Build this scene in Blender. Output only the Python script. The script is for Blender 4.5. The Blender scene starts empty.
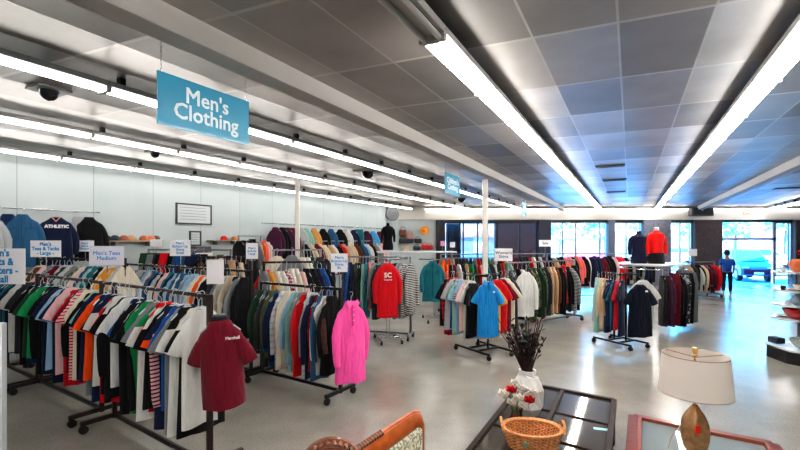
import bpy, math, random
from mathutils import Vector, Matrix
R = random.Random(7)
SC = bpy.context.scene
COL = SC.collection
H = 2.1            # eye height
F = 430.0          # focal length in pixels of an 800 px wide frame
PI = math.pi

def P(px, py, h):              # a place in the room from a measured direction and its height above the floor
    Y = F * (H - h) / (py - 240.0)
    return Vector(((px - 400) / F * Y, Y, h))
def PY(px, Y, h=0.0):
    return Vector(((px - 400) / F * Y, Y, h))
def HY(py, Y):                 # height of something seen at row py standing at depth Y
    return H - (py - 240) / F * Y

U = Vector((0.4716, 0.8818, 0)); V = Vector((0.8818, -0.4716, 0))
A = Vector((-0.831, 0.556, 0))     # direction of the clothes racks (away from the camera, to the left)

# ---------------------------------------------------------------- materials
def lin(c):
    if isinstance(c, str):
        c = [int(c[i:i+2], 16) / 255 for i in (0, 2, 4)]
    return tuple((x / 12.92 if x <= 0.04045 else ((x + 0.055) / 1.055) ** 2.4) for x in c) + (1.0,)
_m = {}
def newmat(name):
    m = bpy.data.materials.new(name); m.use_nodes = True
    nt = m.node_tree; b = nt.nodes['Principled BSDF']
    return m, nt, b
def N(nt, t, **kw):
    n = nt.nodes.new(t)
    for k, v in kw.items():
        if k.startswith('i_'):
            n.inputs[k[2:].replace('_', ' ')].default_value = v
        else:
            setattr(n, k, v)
    return n
def ramp(nt, fac, stops, interp='LINEAR'):
    r = nt.nodes.new('ShaderNodeValToRGB'); r.color_ramp.interpolation = interp
    e = r.color_ramp.elements
    while len(e) < len(stops): e.new(0.5)
    for i, (p, c) in enumerate(stops):
        e[i].position = p; e[i].color = c
    nt.links.new(fac, r.inputs[0]); return r.outputs[0]
def mat(name, col, rough=0.6, metal=0.0, noise=0.0, nscale=8.0, bump=0.0, bscale=60.0, emit=0.0, coat=0.0, spec=0.5):
    if name in _m: return _m[name]
    m, nt, b = newmat(name); L = nt.links
    c = lin(col)
    b.inputs['Base Color'].default_value = c
    b.inputs['Roughness'].default_value = rough
    b.inputs['Metallic'].default_value = metal
    b.inputs['Coat Weight'].default_value = coat
    b.inputs['Specular IOR Level'].default_value = spec
    tc = N(nt, 'ShaderNodeTexCoord')
    if noise:
        n = N(nt, 'ShaderNodeTexNoise', i_Scale=nscale, i_Detail=4.0); L.new(tc.outputs['Object'], n.inputs['Vector'])
        lo = tuple(x * (1 - noise) for x in c[:3]) + (1,); hi = tuple(min(1, x * (1 + noise)) for x in c[:3]) + (1,)
        L.new(ramp(nt, n.outputs['Fac'], [(0.3, lo), (0.7, hi)]), b.inputs['Base Color'])
    if bump:
        n2 = N(nt, 'ShaderNodeTexNoise', i_Scale=bscale, i_Detail=3.0); L.new(tc.outputs['Object'], n2.inputs['Vector'])
        bp = N(nt, 'ShaderNodeBump', i_Strength=bump, i_Distance=0.01); L.new(n2.outputs['Fac'], bp.inputs['Height']); L.new(bp.outputs['Normal'], b.inputs['Normal'])
    if emit:
        b.inputs['Emission Color'].default_value = c; b.inputs['Emission Strength'].default_value = emit
    _m[name] = m; return m
def cloth(col, pat=None, col2='ffffff', scale=1.0):
    key = 'fabric_%s_%s_%s_%s' % (col, pat, col2, scale)
    if key in _m: return _m[key]
    m, nt, b = newmat(key); L = nt.links
    b.inputs['Roughness'].default_value = 0.88; b.inputs['Specular IOR Level'].default_value = 0.2
    b.inputs['Sheen Weight'].default_value = 0.15
    c1 = lin(col); c2 = lin(col2)
    tc = N(nt, 'ShaderNodeTexCoord'); sp = N(nt, 'ShaderNodeSeparateXYZ'); L.new(tc.outputs['Object'], sp.inputs[0])
    def stripe(out, per, w):
        a = N(nt, 'ShaderNodeMath', operation='MULTIPLY'); a.inputs[1].default_value = 1 / per; L.new(out, a.inputs[0])
        f = N(nt, 'ShaderNodeMath', operation='FRACT'); L.new(a.outputs[0], f.inputs[0])
        g = N(nt, 'ShaderNodeMath', operation='LESS_THAN'); g.inputs[1].default_value = w; L.new(f.outputs[0], g.inputs[0])
        return g.outputs[0]
    fac = None
    if pat == 'hstripe': fac = stripe(sp.outputs['Z'], 0.036 * scale, 0.4)
    elif pat == 'vstripe': fac = stripe(sp.outputs['X'], 0.03 * scale, 0.3)
    elif pat == 'plaid':
        s1 = stripe(sp.outputs['Z'], 0.09 * scale, 0.35); s2 = stripe(sp.outputs['X'], 0.09 * scale, 0.35)
        ad = N(nt, 'ShaderNodeMath', operation='ADD'); L.new(s1, ad.inputs[0]); L.new(s2, ad.inputs[1])
        mu = N(nt, 'ShaderNodeMath', operation='MULTIPLY'); mu.inputs[1].default_value = 0.5; L.new(ad.outputs[0], mu.inputs[0]); fac = mu.outputs[0]
    elif pat in ('camo', 'floral'):
        n = N(nt, 'ShaderNodeTexNoise', i_Scale=(14.0 if pat == 'camo' else 30.0) / scale, i_Detail=2.0); L.new(tc.outputs['Object'], n.inputs['Vector'])
        g = N(nt, 'ShaderNodeMath', operation='GREATER_THAN'); g.inputs[1].default_value = 0.52; L.new(n.outputs['Fac'], g.inputs[0]); fac = g.outputs[0]
    elif pat == 'yoke':       # upper part in the second colour
        g = N(nt, 'ShaderNodeMath', operation='GREATER_THAN'); g.inputs[1].default_value = -0.30 * scale; L.new(sp.outputs['Z'], g.inputs[0]); fac = g.outputs[0]
    elif pat == 'band':       # bands around the sleeve hem
        g1 = N(nt, 'ShaderNodeMath', operation='LESS_THAN'); g1.inputs[1].default_value = -0.41; L.new(sp.outputs['Z'], g1.inputs[0])
        g2 = N(nt, 'ShaderNodeMath', operation='GREATER_THAN'); g2.inputs[1].default_value = -0.50; L.new(sp.outputs['Z'], g2.inputs[0])
        ab = N(nt, 'ShaderNodeMath', operation='ABSOLUTE'); L.new(sp.outputs['X'], ab.inputs[0]); g3 = N(nt, 'ShaderNodeMath', operation='GREATER_THAN'); g3.inputs[1].default_value = .19; L.new(ab.outputs[0], g3.inputs[0])
        a_ = N(nt, 'ShaderNodeMath', operation='MULTIPLY'); L.new(g1.outputs[0], a_.inputs[0]); L.new(g2.outputs[0], a_.inputs[1])
        b_ = N(nt, 'ShaderNodeMath', operation='MULTIPLY'); L.new(a_.outputs[0], b_.inputs[0]); L.new(g3.outputs[0], b_.inputs[1]); fac = b_.outputs[0]
    mp = N(nt, 'ShaderNodeMapping'); mp.inputs['Scale'].default_value = (2.2, 1.0, .55); L.new(tc.outputs['Object'], mp.inputs[0])
    n3 = N(nt, 'ShaderNodeTexNoise', i_Scale=9.0, i_Detail=3.0, i_Distortion=0.6); L.new(mp.outputs[0], n3.inputs['Vector'])
    mx = N(nt, 'ShaderNodeMix', data_type='RGBA'); mx.inputs['A'].default_value = c1; mx.inputs['B'].default_value = c2
    if fac is not None: L.new(fac, mx.inputs['Factor'])
    else: mx.inputs['Factor'].default_value = 0
    hs = N(nt, 'ShaderNodeHueSaturation'); L.new(mx.outputs['Result'], hs.inputs['Color'])
    mr = N(nt, 'ShaderNodeMapRange', i_From_Min=0.3, i_From_Max=0.7, i_To_Min=0.93, i_To_Max=1.05); L.new(n3.outputs['Fac'], mr.inputs['Value']); L.new(mr.outputs[0], hs.inputs['Value'])  # wrinkle noise also shifts the value: faint fold shading put into the colour
    L.new(hs.outputs[0], b.inputs['Base Color'])
    bp = N(nt, 'ShaderNodeBump', i_Strength=0.6, i_Distance=0.035); L.new(n3.outputs['Fac'], bp.inputs['Height']); L.new(bp.outputs['Normal'], b.inputs['Normal'])
    _m[key] = m; return m

# ---------------------------------------------------------------- mesh building
class MB:
    def __init__(s): s.v = []; s.f = []
    def add(s, vs, fs, M=None):
        o = len(s.v)
        s.v += [tuple(M @ Vector(p)) if M else tuple(p) for p in vs]
        s.f += [tuple(i + o for i in q) for q in fs]; return s
    def box(s, c, d, rz=0, M=None, ch=0.0):
        x, y, z = [k / 2 for k in d]
        T = Matrix.Translation(c) @ Matrix.Rotation(rz, 4, 'Z')
        if M: T = M @ T
        if ch <= 0:
            vs = [(sx * x, sy * y, sz * z) for sz in (-1, 1) for sx, sy in ((-1, -1), (1, -1), (1, 1), (-1, 1))]
            return s.add(vs, [(3, 2, 1, 0), (4, 5, 6, 7), (0, 1, 5, 4), (1, 2, 6, 5), (2, 3, 7, 6), (3, 0, 4, 7)], T)
        vs = []; k = min(ch, x * .9, y * .9, z * .9)
        for zz, e in ((-z, k), (-z + k, 0), (z - k, 0), (z, k)):
            a, b = x - e, y - e
            vs += [(-a + (k if e == 0 else 0), -b, zz), (a - (k if e == 0 else 0), -b, zz), (a, -b + (k if e == 0 else 0), zz), (a, b - (k if e == 0 else 0), zz),
                   (a - (k if e == 0 else 0), b, zz), (-a + (k if e == 0 else 0), b, zz), (-a, b - (k if e == 0 else 0), zz), (-a, -b + (k if e == 0 else 0), zz)]
        fs = [tuple(reversed(range(8))), tuple(range(24, 32))]
        for r in range(3):
            for i in range(8):
                j = (i + 1) % 8; fs.append((r * 8 + i, r * 8 + j, r * 8 + 8 + j, r * 8 + 8 + i))
        return s.add(vs, fs, T)
    def tube(s, pts, r, n=8, cap=True, M=None, flat=1.0):
        pts = [Vector(p) for p in pts]
        rs = r if isinstance(r, (list, tuple)) else [r] * len(pts)
        vs = []; prev = None
        for i, p in enumerate(pts):
            d = (pts[min(i + 1, len(pts) - 1)] - pts[max(i - 1, 0)])
            d = d.normalized() if d.length > 1e-9 else Vector((0, 0, 1))
            if prev is None:
                a = d.cross(Vector((0, 0, 1)));
                if a.length < 0.05: a = d.cross(Vector((0, 1, 0)))
            else: a = prev - d * prev.dot(d)
            a.normalize(); prev = a; b = d.cross(a)
            for k in range(n):
                t = 2 * PI * k / n; vs.append(p + (a * math.cos(t) * flat + b * math.sin(t)) * rs[i])
        fs = []
        for i in range(len(pts) - 1):
            for k in range(n):
                j = (k + 1) % n; fs.append((i * n + k, i * n + j, i * n + n + j, i * n + n + k))
        if cap: fs += [tuple(reversed(range(n))), tuple(range((len(pts) - 1) * n, len(pts) * n))]
        return s.add(vs, fs, M)
    def lathe(s, prof, n=24, c=(0, 0, 0), M=None, sx=1, sy=1):
        vs = []; 
        for r, z in prof:
            for k in range(n):
                t = 2 * PI * k / n; vs.append((c[0] + r * math.cos(t) * sx, c[1] + r * math.sin(t) * sy, c[2] + z))
        fs = []
        for i in range(len(prof) - 1):
            for k in range(n):
                j = (k + 1) % n; fs.append((i * n + k, i * n + j, i * n + n + j, i * n + n + k))
        if prof[0][0] > 1e-4: fs.append(tuple(reversed(range(n))))
        if prof[-1][0] > 1e-4: fs.append(tuple(range((len(prof) - 1) * n, len(prof) * n)))
        return s.add(vs, fs, M)
    def prism(s, poly, z0, z1, M=None):
        n = len(poly)
        vs = [(x, y, z0) for x, y in poly] + [(x, y, z1) for x, y in poly]
        fs = [tuple(reversed(range(n))), tuple(range(n, 2 * n))] + [(i, (i + 1) % n, n + (i + 1) % n, n + i) for i in range(n)]
        return s.add(vs, fs, M)
    def mesh(s, name, smooth=True):
        me = bpy.data.meshes.new(name); me.from_pydata(s.v, [], s.f); me.update()
        if smooth: 
            me.polygons.foreach_set('use_smooth', [True] * len(me.polygons))
            try: me.set_sharp_from_angle(angle=math.radians(38))
            except Exception: pass
        return me
    def build(s, name, m, parent=None, smooth=True, **kw):
        return link(name, s.mesh(name, smooth), m, parent, **kw)
def link(name, me, m, parent=None, loc=None, rz=None):
    o = bpy.data.objects.new(name, me); COL.objects.link(o)
    if m is not None:
        if len(me.materials) == 0: me.materials.append(None)
        o.material_slots[0].link = 'OBJECT'; o.material_slots[0].material = m
    if parent: o.parent = parent
    if loc is not None: o.location = loc
    if rz is not None: o.rotation_euler[2] = rz
    return o
def tag(o, label, cat, group=None):
    o['label'] = label; o['category'] = cat
    if len(label.split()) > 16: print('LONG', label)
    if group: o['group'] = group
    return o
def thing(name, label, cat, loc=(0, 0, 0), rz=0, group=None):
    o = bpy.data.objects.new(name, None); COL.objects.link(o); o.location = loc; o.rotation_euler[2] = rz
    o.empty_display_size = 0.1
    return tag(o, label, cat, group)
def struct(name, mb, m, smooth=False, **kw):
    o = mb.build(name, m, smooth=smooth, **kw); o['kind'] = 'structure'; return o
def text(name, body, size, m, parent, loc, rot=(PI / 2, 0, 0), bold=0.0, extrude=0.0008, spacing=0.85, sx=1.0):
    cu = bpy.data.curves.new(name, 'FONT'); cu.body = body; cu.size = size; cu.align_x = 'CENTER'; cu.align_y = 'CENTER'
    cu.extrude = extrude; cu.space_line = spacing; cu.resolution_u = 2
    cu.materials.append(m)
    tmp = bpy.data.objects.new('tmp', cu); COL.objects.link(tmp); bpy.context.view_layer.update()
    me = bpy.data.meshes.new_from_object(tmp.evaluated_get(bpy.context.evaluated_depsgraph_get())); bpy.data.objects.remove(tmp)
    if bold:
        vs = [v.co.copy() for v in me.vertices]; fs = [tuple(p.vertices) for p in me.polygons]; mb = MB()
        for dx, dy in ((-1, -1), (1, -1), (1, 1), (-1, 1), (0, 0)): mb.add([v + Vector((dx * bold, dy * bold, 0.0002 * dx + .0001 * dy)) for v in vs], fs)
        me = mb.mesh(name, False); me.materials.append(m)
    o = bpy.data.objects.new(name, me); COL.objects.link(o); o.parent = parent; o.location = loc; o.rotation_euler = rot; o.scale = (sx, 1, 1)
    return o
ORD = ['nearest', 'second', 'third', 'fourth', 'fifth', 'sixth', 'seventh', 'eighth', 'ninth', 'tenth']
def nth(i):
    i = int(i)
    if 0 < i < 10: return ORD[i]
    if i == 0: return 'first'
    n = i + 1
    return '%d%s' % (n, 'th' if 10 < n % 100 < 14 else {1: 'st', 2: 'nd', 3: 'rd'}.get(n % 10, 'th'))
def ang(v): return math.atan2(v[1], v[0])

# common materials
WHITE = mat('white_paint', 'e9ecec', 0.6, bump=0.05)
BLACKM = mat('black_painted_steel', '191617', 0.45, 0.3, bump=0.05)
BROWNM = mat('brown_black_steel', '2e2220', 0.45, 0.3, noise=0.15)
CHROME = mat('chrome', 'c9ccce', 0.22, 1.0)
GREYM = mat('grey_steel', '8b8d90', 0.35, 0.8)
RUBBER = mat('black_rubber', '0e0e10', 0.6)
HANG = mat('clear_grey_plastic', 'c3c9cb', 0.25, 0.0, coat=0.3)
TEAL = mat('teal_lettering', '2690cf', 0.5)
CARD = mat('white_card', 'f6f4f8', 0.4, coat=0.2)

# ---------------------------------------------------------------- setting
CEIL = H + 1.54; D = 20.07
def wallX(Y): return 0.535 * (Y - D)
# floor
def floor_mat():
    m, nt, b = newmat('polished_concrete'); L = nt.links
    tc = N(nt, 'ShaderNodeTexCoord')
    n1 = N(nt, 'ShaderNodeTexNoise', i_Scale=0.9, i_Detail=6.0, i_Roughness=0.6); L.new(tc.outputs['Object'], n1.inputs['Vector'])
    n2 = N(nt, 'ShaderNodeTexNoise', i_Scale=55.0, i_Detail=2.0); L.new(tc.outputs['Object'], n2.inputs['Vector'])
    c = ramp(nt, n1.outputs['Fac'], [(0.3, lin('8f8b84')), (0.7, lin('a9a59d'))])
    c2 = ramp(nt, n2.outputs['Fac'], [(0.35, lin('b8b5ae')), (0.6, (1, 1, 1, 1))])
    mx = N(nt, 'ShaderNodeMix', data_type='RGBA', blend_type='MULTIPLY'); mx.inputs['Factor'].default_value = 0.35
    L.new(c, mx.inputs['A']); L.new(c2, mx.inputs['B']); L.new(mx.outputs['Result'], b.inputs['Base Color'])
    rr = N(nt, 'ShaderNodeMapRange', i_From_Min=0.2, i_From_Max=0.8, i_To_Min=0.19, i_To_Max=0.265); L.new(n1.outputs['Fac'], rr.inputs['Value']); L.new(rr.outputs[0], b.inputs['Roughness'])
    n3 = N(nt, 'ShaderNodeTexNoise', i_Scale=3.0, i_Detail=3.0); L.new(tc.outputs['Object'], n3.inputs['Vector'])
    bp = N(nt, 'ShaderNodeBump', i_Strength=0.12, i_Distance=0.02); L.new(n3.outputs['Fac'], bp.inputs['Height']); L.new(bp.outputs['Normal'], b.inputs['Normal'])
    b.inputs['Specular IOR Level'].default_value = 0.75
    return m
struct('floor', MB().box((4, D / 2 - 2, -0.05), (40, D + 4.1, 0.1)), floor_mat())
def ceil_mat():
    m, nt, b = newmat('foil_ceiling_tile'); L = nt.links
    tc = N(nt, 'ShaderNodeTexCoord'); sp = N(nt, 'ShaderNodeSeparateXYZ'); L.new(tc.outputs['Object'], sp.inputs[0])
    def lc(a, bb, cc):
        m1 = N(nt, 'ShaderNodeMath', operation='MULTIPLY'); m1.inputs[1].default_value = a; L.new(sp.outputs['X'], m1.inputs[0])
        m2 = N(nt, 'ShaderNodeMath', operation='MULTIPLY_ADD'); m2.inputs[1].default_value = bb; L.new(sp.outputs['Y'], m2.inputs[0]); L.new(m1.outputs[0], m2.inputs[2])
        m3 = N(nt, 'ShaderNodeMath', operation='ADD'); m3.inputs[1].default_value = cc; L.new(m2.outputs[0], m3.inputs[0]); return m3.outputs[0]
    cx = lc(1 / 0.655, -0.535 / 0.655, 0.74 / 0.655 + 100)
    ty = lc(1 / 2.526 / 1.17, 2.33 / 2.526 / 1.17, -3.42 / 1.17 + 100)
    cb = N(nt, 'ShaderNodeCombineXYZ'); L.new(cx, cb.inputs[0]); L.new(ty, cb.inputs[1])
    br = N(nt, 'ShaderNodeTexBrick', offset=0.0, squash=1.0); L.new(cb.outputs[0], br.inputs['Vector'])
    for k, v in (('Scale', 1.0), ('Brick Width', 1.0), ('Row Height', 1.0), ('Mortar Size', 0.016), ('Mortar Smooth', 0.1), ('Bias', 0.0)): br.inputs[k].default_value = v
    br.inputs['Color1'].default_value = lin('7d7a77'); br.inputs['Color2'].default_value = lin('b6b2ae'); br.inputs['Mortar'].default_value = lin('b9b6b2')
    n = N(nt, 'ShaderNodeTexNoise', i_Scale=1.3, i_Detail=4.0); L.new(tc.outputs['Object'], n.inputs['Vector'])
    st = ramp(nt, n.outputs['Fac'], [(0.3, (0.72, 0.70, 0.68, 1)), (0.65, (1, 1, 1, 1))])
    mx = N(nt, 'ShaderNodeMix', data_type='RGBA', blend_type='MULTIPLY'); mx.inputs['Factor'].default_value = 0.8
    L.new(br.outputs['Color'], mx.inputs['A']); L.new(st, mx.inputs['B']); L.new(mx.outputs['Result'], b.inputs['Base Color'])
    b.inputs['Metallic'].default_value = 0.4; b.inputs['Roughness'].default_value = 0.40
    # sagging panels: height from the position inside each tile
    def tri(o):
        f = N(nt, 'ShaderNodeMath', operation='FRACT'); L.new(o, f.inputs[0])
        s = N(nt, 'ShaderNodeMath', operation='SUBTRACT'); s.inputs[1].default_value = 0.5; L.new(f.outputs[0], s.inputs[0])
        q = N(nt, 'ShaderNodeMath', operation='MULTIPLY'); L.new(s.outputs[0], q.inputs[0]); L.new(s.outputs[0], q.inputs[1]); return q.outputs[0]
    ad = N(nt, 'ShaderNodeMath', operation='ADD'); L.new(tri(cx), ad.inputs[0]); L.new(tri(ty), ad.inputs[1])
    rn = N(nt, 'ShaderNodeTexNoise', i_Scale=0.7, i_Detail=1.0); L.new(cb.outputs[0], rn.inputs['Vector'])
    mm = N(nt, 'ShaderNodeMath', operation='MULTIPLY'); L.new(ad.outputs[0], mm.inputs[0]); L.new(rn.outputs['Fac'], mm.inputs[1])
    a2 = N(nt, 'ShaderNodeMath', operation='MULTIPLY_ADD'); a2.inputs[1].default_value = 0.06; L.new(n.outputs['Fac'], a2.inputs[0]); L.new(mm.outputs[0], a2.inputs[2])
    bp = N(nt, 'ShaderNodeBump', i_Strength=0.5, i_Distance=0.12); L.new(a2.outputs[0], bp.inputs['Height']); L.new(bp.outputs['Normal'], b.inputs['Normal'])
    return m
struct('ceiling', MB().box((4, D / 2 - 2, CEIL + 0.05), (40, D + 4.3, 0.1)), ceil_mat())
def wall_mat():
    m, nt, b = newmat('white_wall_panels'); L = nt.links
    tc = N(nt, 'ShaderNodeTexCoord')
    br = N(nt, 'ShaderNodeTexBrick', offset=0.0); 
    mp = N(nt, 'ShaderNodeMapping'); mp.inputs['Rotation'].default_value = (PI / 2, 0, 0); L.new(tc.outputs['Object'], mp.inputs[0]); L.new(mp.outputs[0], br.inputs['Vector'])
    for k, v in (('Scale', 1.0), ('Brick Width', 1.22), ('Row Height', 20.0), ('Mortar Size', 0.008), ('Mortar Smooth', 0.3)): br.inputs[k].default_value = v
    br.inputs['Color1'].default_value = lin('b1bbbd'); br.inputs['Color2'].default_value = lin('b8c0c1'); br.inputs['Mortar'].default_value = lin('8f999c')
    n = N(nt, 'ShaderNodeTexNoise', i_Scale=0.8, i_Detail=5.0); L.new(tc.outputs['Object'], n.inputs['Vector'])
    st = ramp(nt, n.outputs['Fac'], [(0.3, (0.88, 0.9, 0.9, 1)), (0.7, (1, 1, 1, 1))])
    mx = N(nt, 'ShaderNodeMix', data_type='RGBA', blend_type='MULTIPLY'); mx.inputs['Factor'].default_value = 1
    L.new(br.outputs['Color'], mx.inputs['A']); L.new(st, mx.inputs['B']); L.new(mx.outputs['Result'], b.inputs['Base Color'])
    b.inputs['Roughness'].default_value = 0.5
    return m
WM = wall_mat()
# left wall: local X runs along U
wl = D / U.y
w = struct('wall_left', MB().box((wl / 2 - 1.0, 0.1, CEIL / 2), (wl + 6, 0.2, CEIL)), WM); w.location = (wallX(0), 0, 0); w.rotation_euler[2] = ang(U)
# walls behind the camera and to the right
struct('wall_back', MB().box((4, -4.1, CEIL / 2), (40, 0.2, CEIL)), WM)
struct('wall_right', MB().box((24.1, D / 2 - 2, CEIL / 2), (0.2, D + 4, CEIL)), WM)
# storefront wall pieces
def px2x(px, Y=D): return (px - 400) / F * Y
SOF = HY(220, D)
sw = MB(); x0, x1 = px2x(390), px2x(436)
sw.box(((x0 + x1) / 2, D + 0.1, SOF / 2), (x1 - x0, 0.2, SOF))
struct('wall_storefront', sw, mat('white_wall_plain', 'c3cccd', 0.5))
struct('trim_soffit', MB().box((px2x(600), D + 0.05, (SOF + CEIL) / 2), (px2x(900) - px2x(385) + 6, 0.5, CEIL - SOF), ch=0.01), mat('soffit_paint', 'cfcac4', 0.5))
struct('trim_header', MB().box(((px2x(436) + 24) / 2, D + 0.05, SOF - 0.05), (24 - px2x(436), 0.16, 0.1)), mat('dark_bronze', '2b2b30', 0.4, 0.5))
struct('trim_sill', MB().box(((px2x(436) + px2x(694)) / 2, D + 0.1, 0.2), (px2x(694) - px2x(436), 0.2, 0.4)), mat('dark_bronze2', '3a3a40', 0.5))
BRONZE = mat('bronze_frame', '26262c', 0.4, 0.5)
SILV = mat('aluminium_frame', '9fa3ad', 0.35, 0.6)
BRICK = mat('dark_brick', '43393c', 0.8, noise=0.3, nscale=14)
# glass
def glass_mat(name, tint, gl=0.08):
    m = bpy.data.materials.new(name); m.use_nodes = True; nt = m.node_tree; nt.nodes.clear(); L = nt.links
    o = N(nt, 'ShaderNodeOutputMaterial'); t = N(nt, 'ShaderNodeBsdfTransparent'); g = N(nt, 'ShaderNodeBsdfGlossy')
    t.inputs[0].default_value = tint; g.inputs['Roughness'].default_value = 0.02
    fr = N(nt, 'ShaderNodeFresnel', i_IOR=1.45); mx = N(nt, 'ShaderNodeMixShader')
    mu = N(nt, 'ShaderNodeMath', operation='MULTIPLY_ADD'); mu.inputs[1].default_value = 0.8; mu.inputs[2].default_value = gl; L.new(fr.outputs[0], mu.inputs[0])
    L.new(mu.outputs[0], mx.inputs[0]); L.new(t.outputs[0], mx.inputs[1]); L.new(g.outputs[0], mx.inputs[2]); L.new(mx.outputs[0], o.inputs[0])
    return m
GL = glass_mat('clear_glass', (0.95, 0.97, 1, 1), 0.0)
GLT = glass_mat('tinted_glass', (0.5, 0.49, 0.5, 1), 0.04)
wn = 0
def window(pa, pb, mull, tint=False):
    global wn; wn += 1
    xa, xb = px2x(pa), px2x(pb); z0, z1 = 0.4, SOF - 0.1
    g = MB().box(((xa + xb) / 2, D + 0.1, (z0 + z1) / 2), (xb - xa, 0.02, z1 - z0)).build('window_%d' % wn, GLT if tint else GL, smooth=False); g['kind'] = 'structure'
    f = MB(); w_ = 0.06
    f.box(((xa + xb) / 2, D + 0.1, z0 + w_ / 2), (xb - xa, 0.08, w_)); f.box(((xa + xb) / 2, D + 0.1, z1 - w_ / 2), (xb - xa, 0.08, w_))
    for x in [xa + w_ / 2, xb - w_ / 2] + [px2x(q) for q in mull]: f.box((x, D + 0.1, (z0 + z1) / 2), (w_, 0.08, z1 - z0))
    f.build('window_frame', BRONZE if tint else SILV, g, smooth=False)
window(444, 497, (460, 463.5, 478, 488), True)
window(497, 538, (520,), True)
window(550, 608, (563.5, 576.5, 600.5))
window(613, 643, (627,))
window(669, 693, (681,))
window(776, 793, ())
for i, (pa, pb, m_) in enumerate(((436, 444.5, BRONZE), (537.5, 550, mat('navy_pillar', '23253a', 0.6)), (607, 613.5, mat('steel_pillar', '5d6472', 0.6)), (642, 669, mat('grey_brick_pillar', '6d6f7c', 0.8, noise=0.25, nscale=9)), (692.5, 720, BRICK), (792.5, 803, BRICK))):
    xa, xb = px2x(pa), px2x(pb)
    struct('pillar_%d' % (i + 1), MB().box(((xa + xb) / 2, D + 0.05, SOF / 2), (xb - xa, 0.45, SOF), ch=0.01), m_)
struct('wall_storefront_right', MB().box(((px2x(803) + 24.2) / 2, D + 0.1, SOF / 2), (24.2 - px2x(803), 0.2, SOF)), WM)
# entrance: transom, door frame, doors standing open
xa, xb = px2x(720), px2x(776); zt = HY(239, D)
d = MB().box(((xa + xb) / 2, D + 0.1, (zt + SOF) / 2 - 0.05), (xb - xa, 0.02, SOF - zt - 0.1)).build('door_1', GL, smooth=False); d['kind'] = 'structure'
PINKF = mat('entrance_frame', 'b98f95', 0.35, 0.4)
f = MB().box(((xa + xb) / 2, D + 0.1, zt), (xb - xa, 0.12, 0.1))
for x in (xa + 0.05, xb - 0.05): f.box((x, D + 0.1, SOF / 2), (0.1, 0.12, SOF - 0.1))
f.build('door_frame', PINKF, d, smooth=False)
ct = MB(); xa_, xb_ = px2x(446, D + .5), px2x(461, D + .5); n_ = 40
vs = [(xa_ + (xb_ - xa_) * k / n_, D + .5 + .035 * math.sin(k * 1.3), z) for z in (.3, SOF - .15) for k in range(n_ + 1)]
ct.add(vs, [(k, k + 1, n_ + 2 + k, n_ + 1 + k) for k in range(n_)])
tag(ct.build('curtain', cloth('d8d0dc')), 'grey lilac curtain hanging behind the leftmost shop window', 'curtain')
# beams along the ceiling (direction U)
def along(c, Y): return Vector((c + 0.535 * Y, Y, 0))
for i, c in enumerate((-3.12, 3.2)):
    p0, p1 = along(c, -3), along(c, D - 0.2)
    o = struct('beam_%d' % (i + 1), MB().box(((p1 - p0).length / 2, 0, CEIL - 0.085), ((p1 - p0).length, 0.2, 0.17), ch=0.004), mat('beam_paint', 'b9b6b2', 0.55)); o.location = p0; o.rotation_euler[2] = ang(U)
# two slim columns
for i, (px, Y, w_, zt_) in enumerate(((297.5, 10.7, 0.10, CEIL), (485, 9.75, 0.11, CEIL - 0.17))):
    p = PY(px, Y); o = struct('column_%d' % (i + 1), MB().box((0, 0, zt_ / 2), (w_, w_, zt_), ch=0.01), mat('column_paint', 'dfdad4', 0.5)); o.location = (p.x, p.y, 0); 

# ---------------------------------------------------------------- fluorescent fixtures
def tube_mat():
    m, nt, b = newmat('lit_tube')
    b.inputs['Base Color'].default_value = (1, 1, 1, 1); b.inputs['Emission Color'].default_value = (1.0, 0.96, 0.91, 1); b.inputs['Emission Strength'].default_value = 22.0
    return m
TUBE = tube_mat()
TUBE1 = TUBE.copy(); TUBE1.name = 'lit_single_tube'; TUBE1.node_tree.nodes['Principled BSDF'].inputs['Emission Strength'].default_value = 15.0
FIX = mat('fixture_white', 'b4b2af', 0.5)
LT = 1.22
TUBE2 = TUBE.copy(); TUBE2.name = 'lit_soffit_tube'; TUBE2.node_tree.nodes['Principled BSDF'].inputs['Emission Strength'].default_value = 7.0
def fixture_run(c, y0, y1, twin, desc, unlit=-1):
    pass
    off0 = 0.5 * (0.16 if twin else 0.0)
    p = along(c, y0); k = 0
    while p.y + LT * U.y <= y1 + 0.3:
        t = thing('ceiling_light', 'lit %s in the %s, %s from its near end' % ('twin tubes' if twin else 'tube light', desc, nth(k)) if k != unlit else 'unlit fixture at the near end of the %s' % desc, 'ceiling light', (p.x, p.y, H + 1.38), ang(U), 'ceiling lights in the ' + desc)
        w_ = 0.2 if twin else 0.17
        MB().box((LT / 2, 0, 0.055), (LT - 0.005, w_, 0.05), ch=0.008).build('housing', FIX, t)
        for s in ((-1, 1) if twin else (0,)):
            MB().tube([(0.02, s * 0.055, 0), (LT - 0.02, s * 0.055, 0)], 0.021, 8).build('tube', (TUBE if twin else TUBE1) if k != unlit else FIX, t)
        for xx in (0.012, LT - 0.012): MB().box((xx, 0, 0.01), (0.02, w_ * 0.95, 0.06)).build('lamp_holder', FIX, t)
        MB().box((0.15, 0, 0.12), (0.05, 0.06, 0.085)).build('bracket', BLACKM, t)
        p = p + U * LT; k += 1
DD = D - 0.45
fixture_run(-4.86, 0.75 - 4 * LT * U.y, DD, False, 'ceiling row behind the teal sign')  # row carried on unseen behind the camera, added to brighten the foreground
fixture_run(-7.22, 3.6, DD, False, 'second row from the left wall')
fixture_run(-9.75, 5.2, DD, False, 'row beside the left wall')
fixture_run(-1.36, 1.89 - 4 * LT * U.y, DD, True, 'twin row left of centre ceiling', 4)  # lit fixtures before the unlit one are unseen, added for light from behind
fixture_run(1.2, 1.6 - 4 * LT * U.y, DD, True, 'long row on the right')  # nearest fixtures lie out of view, added to brighten the foreground
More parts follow.
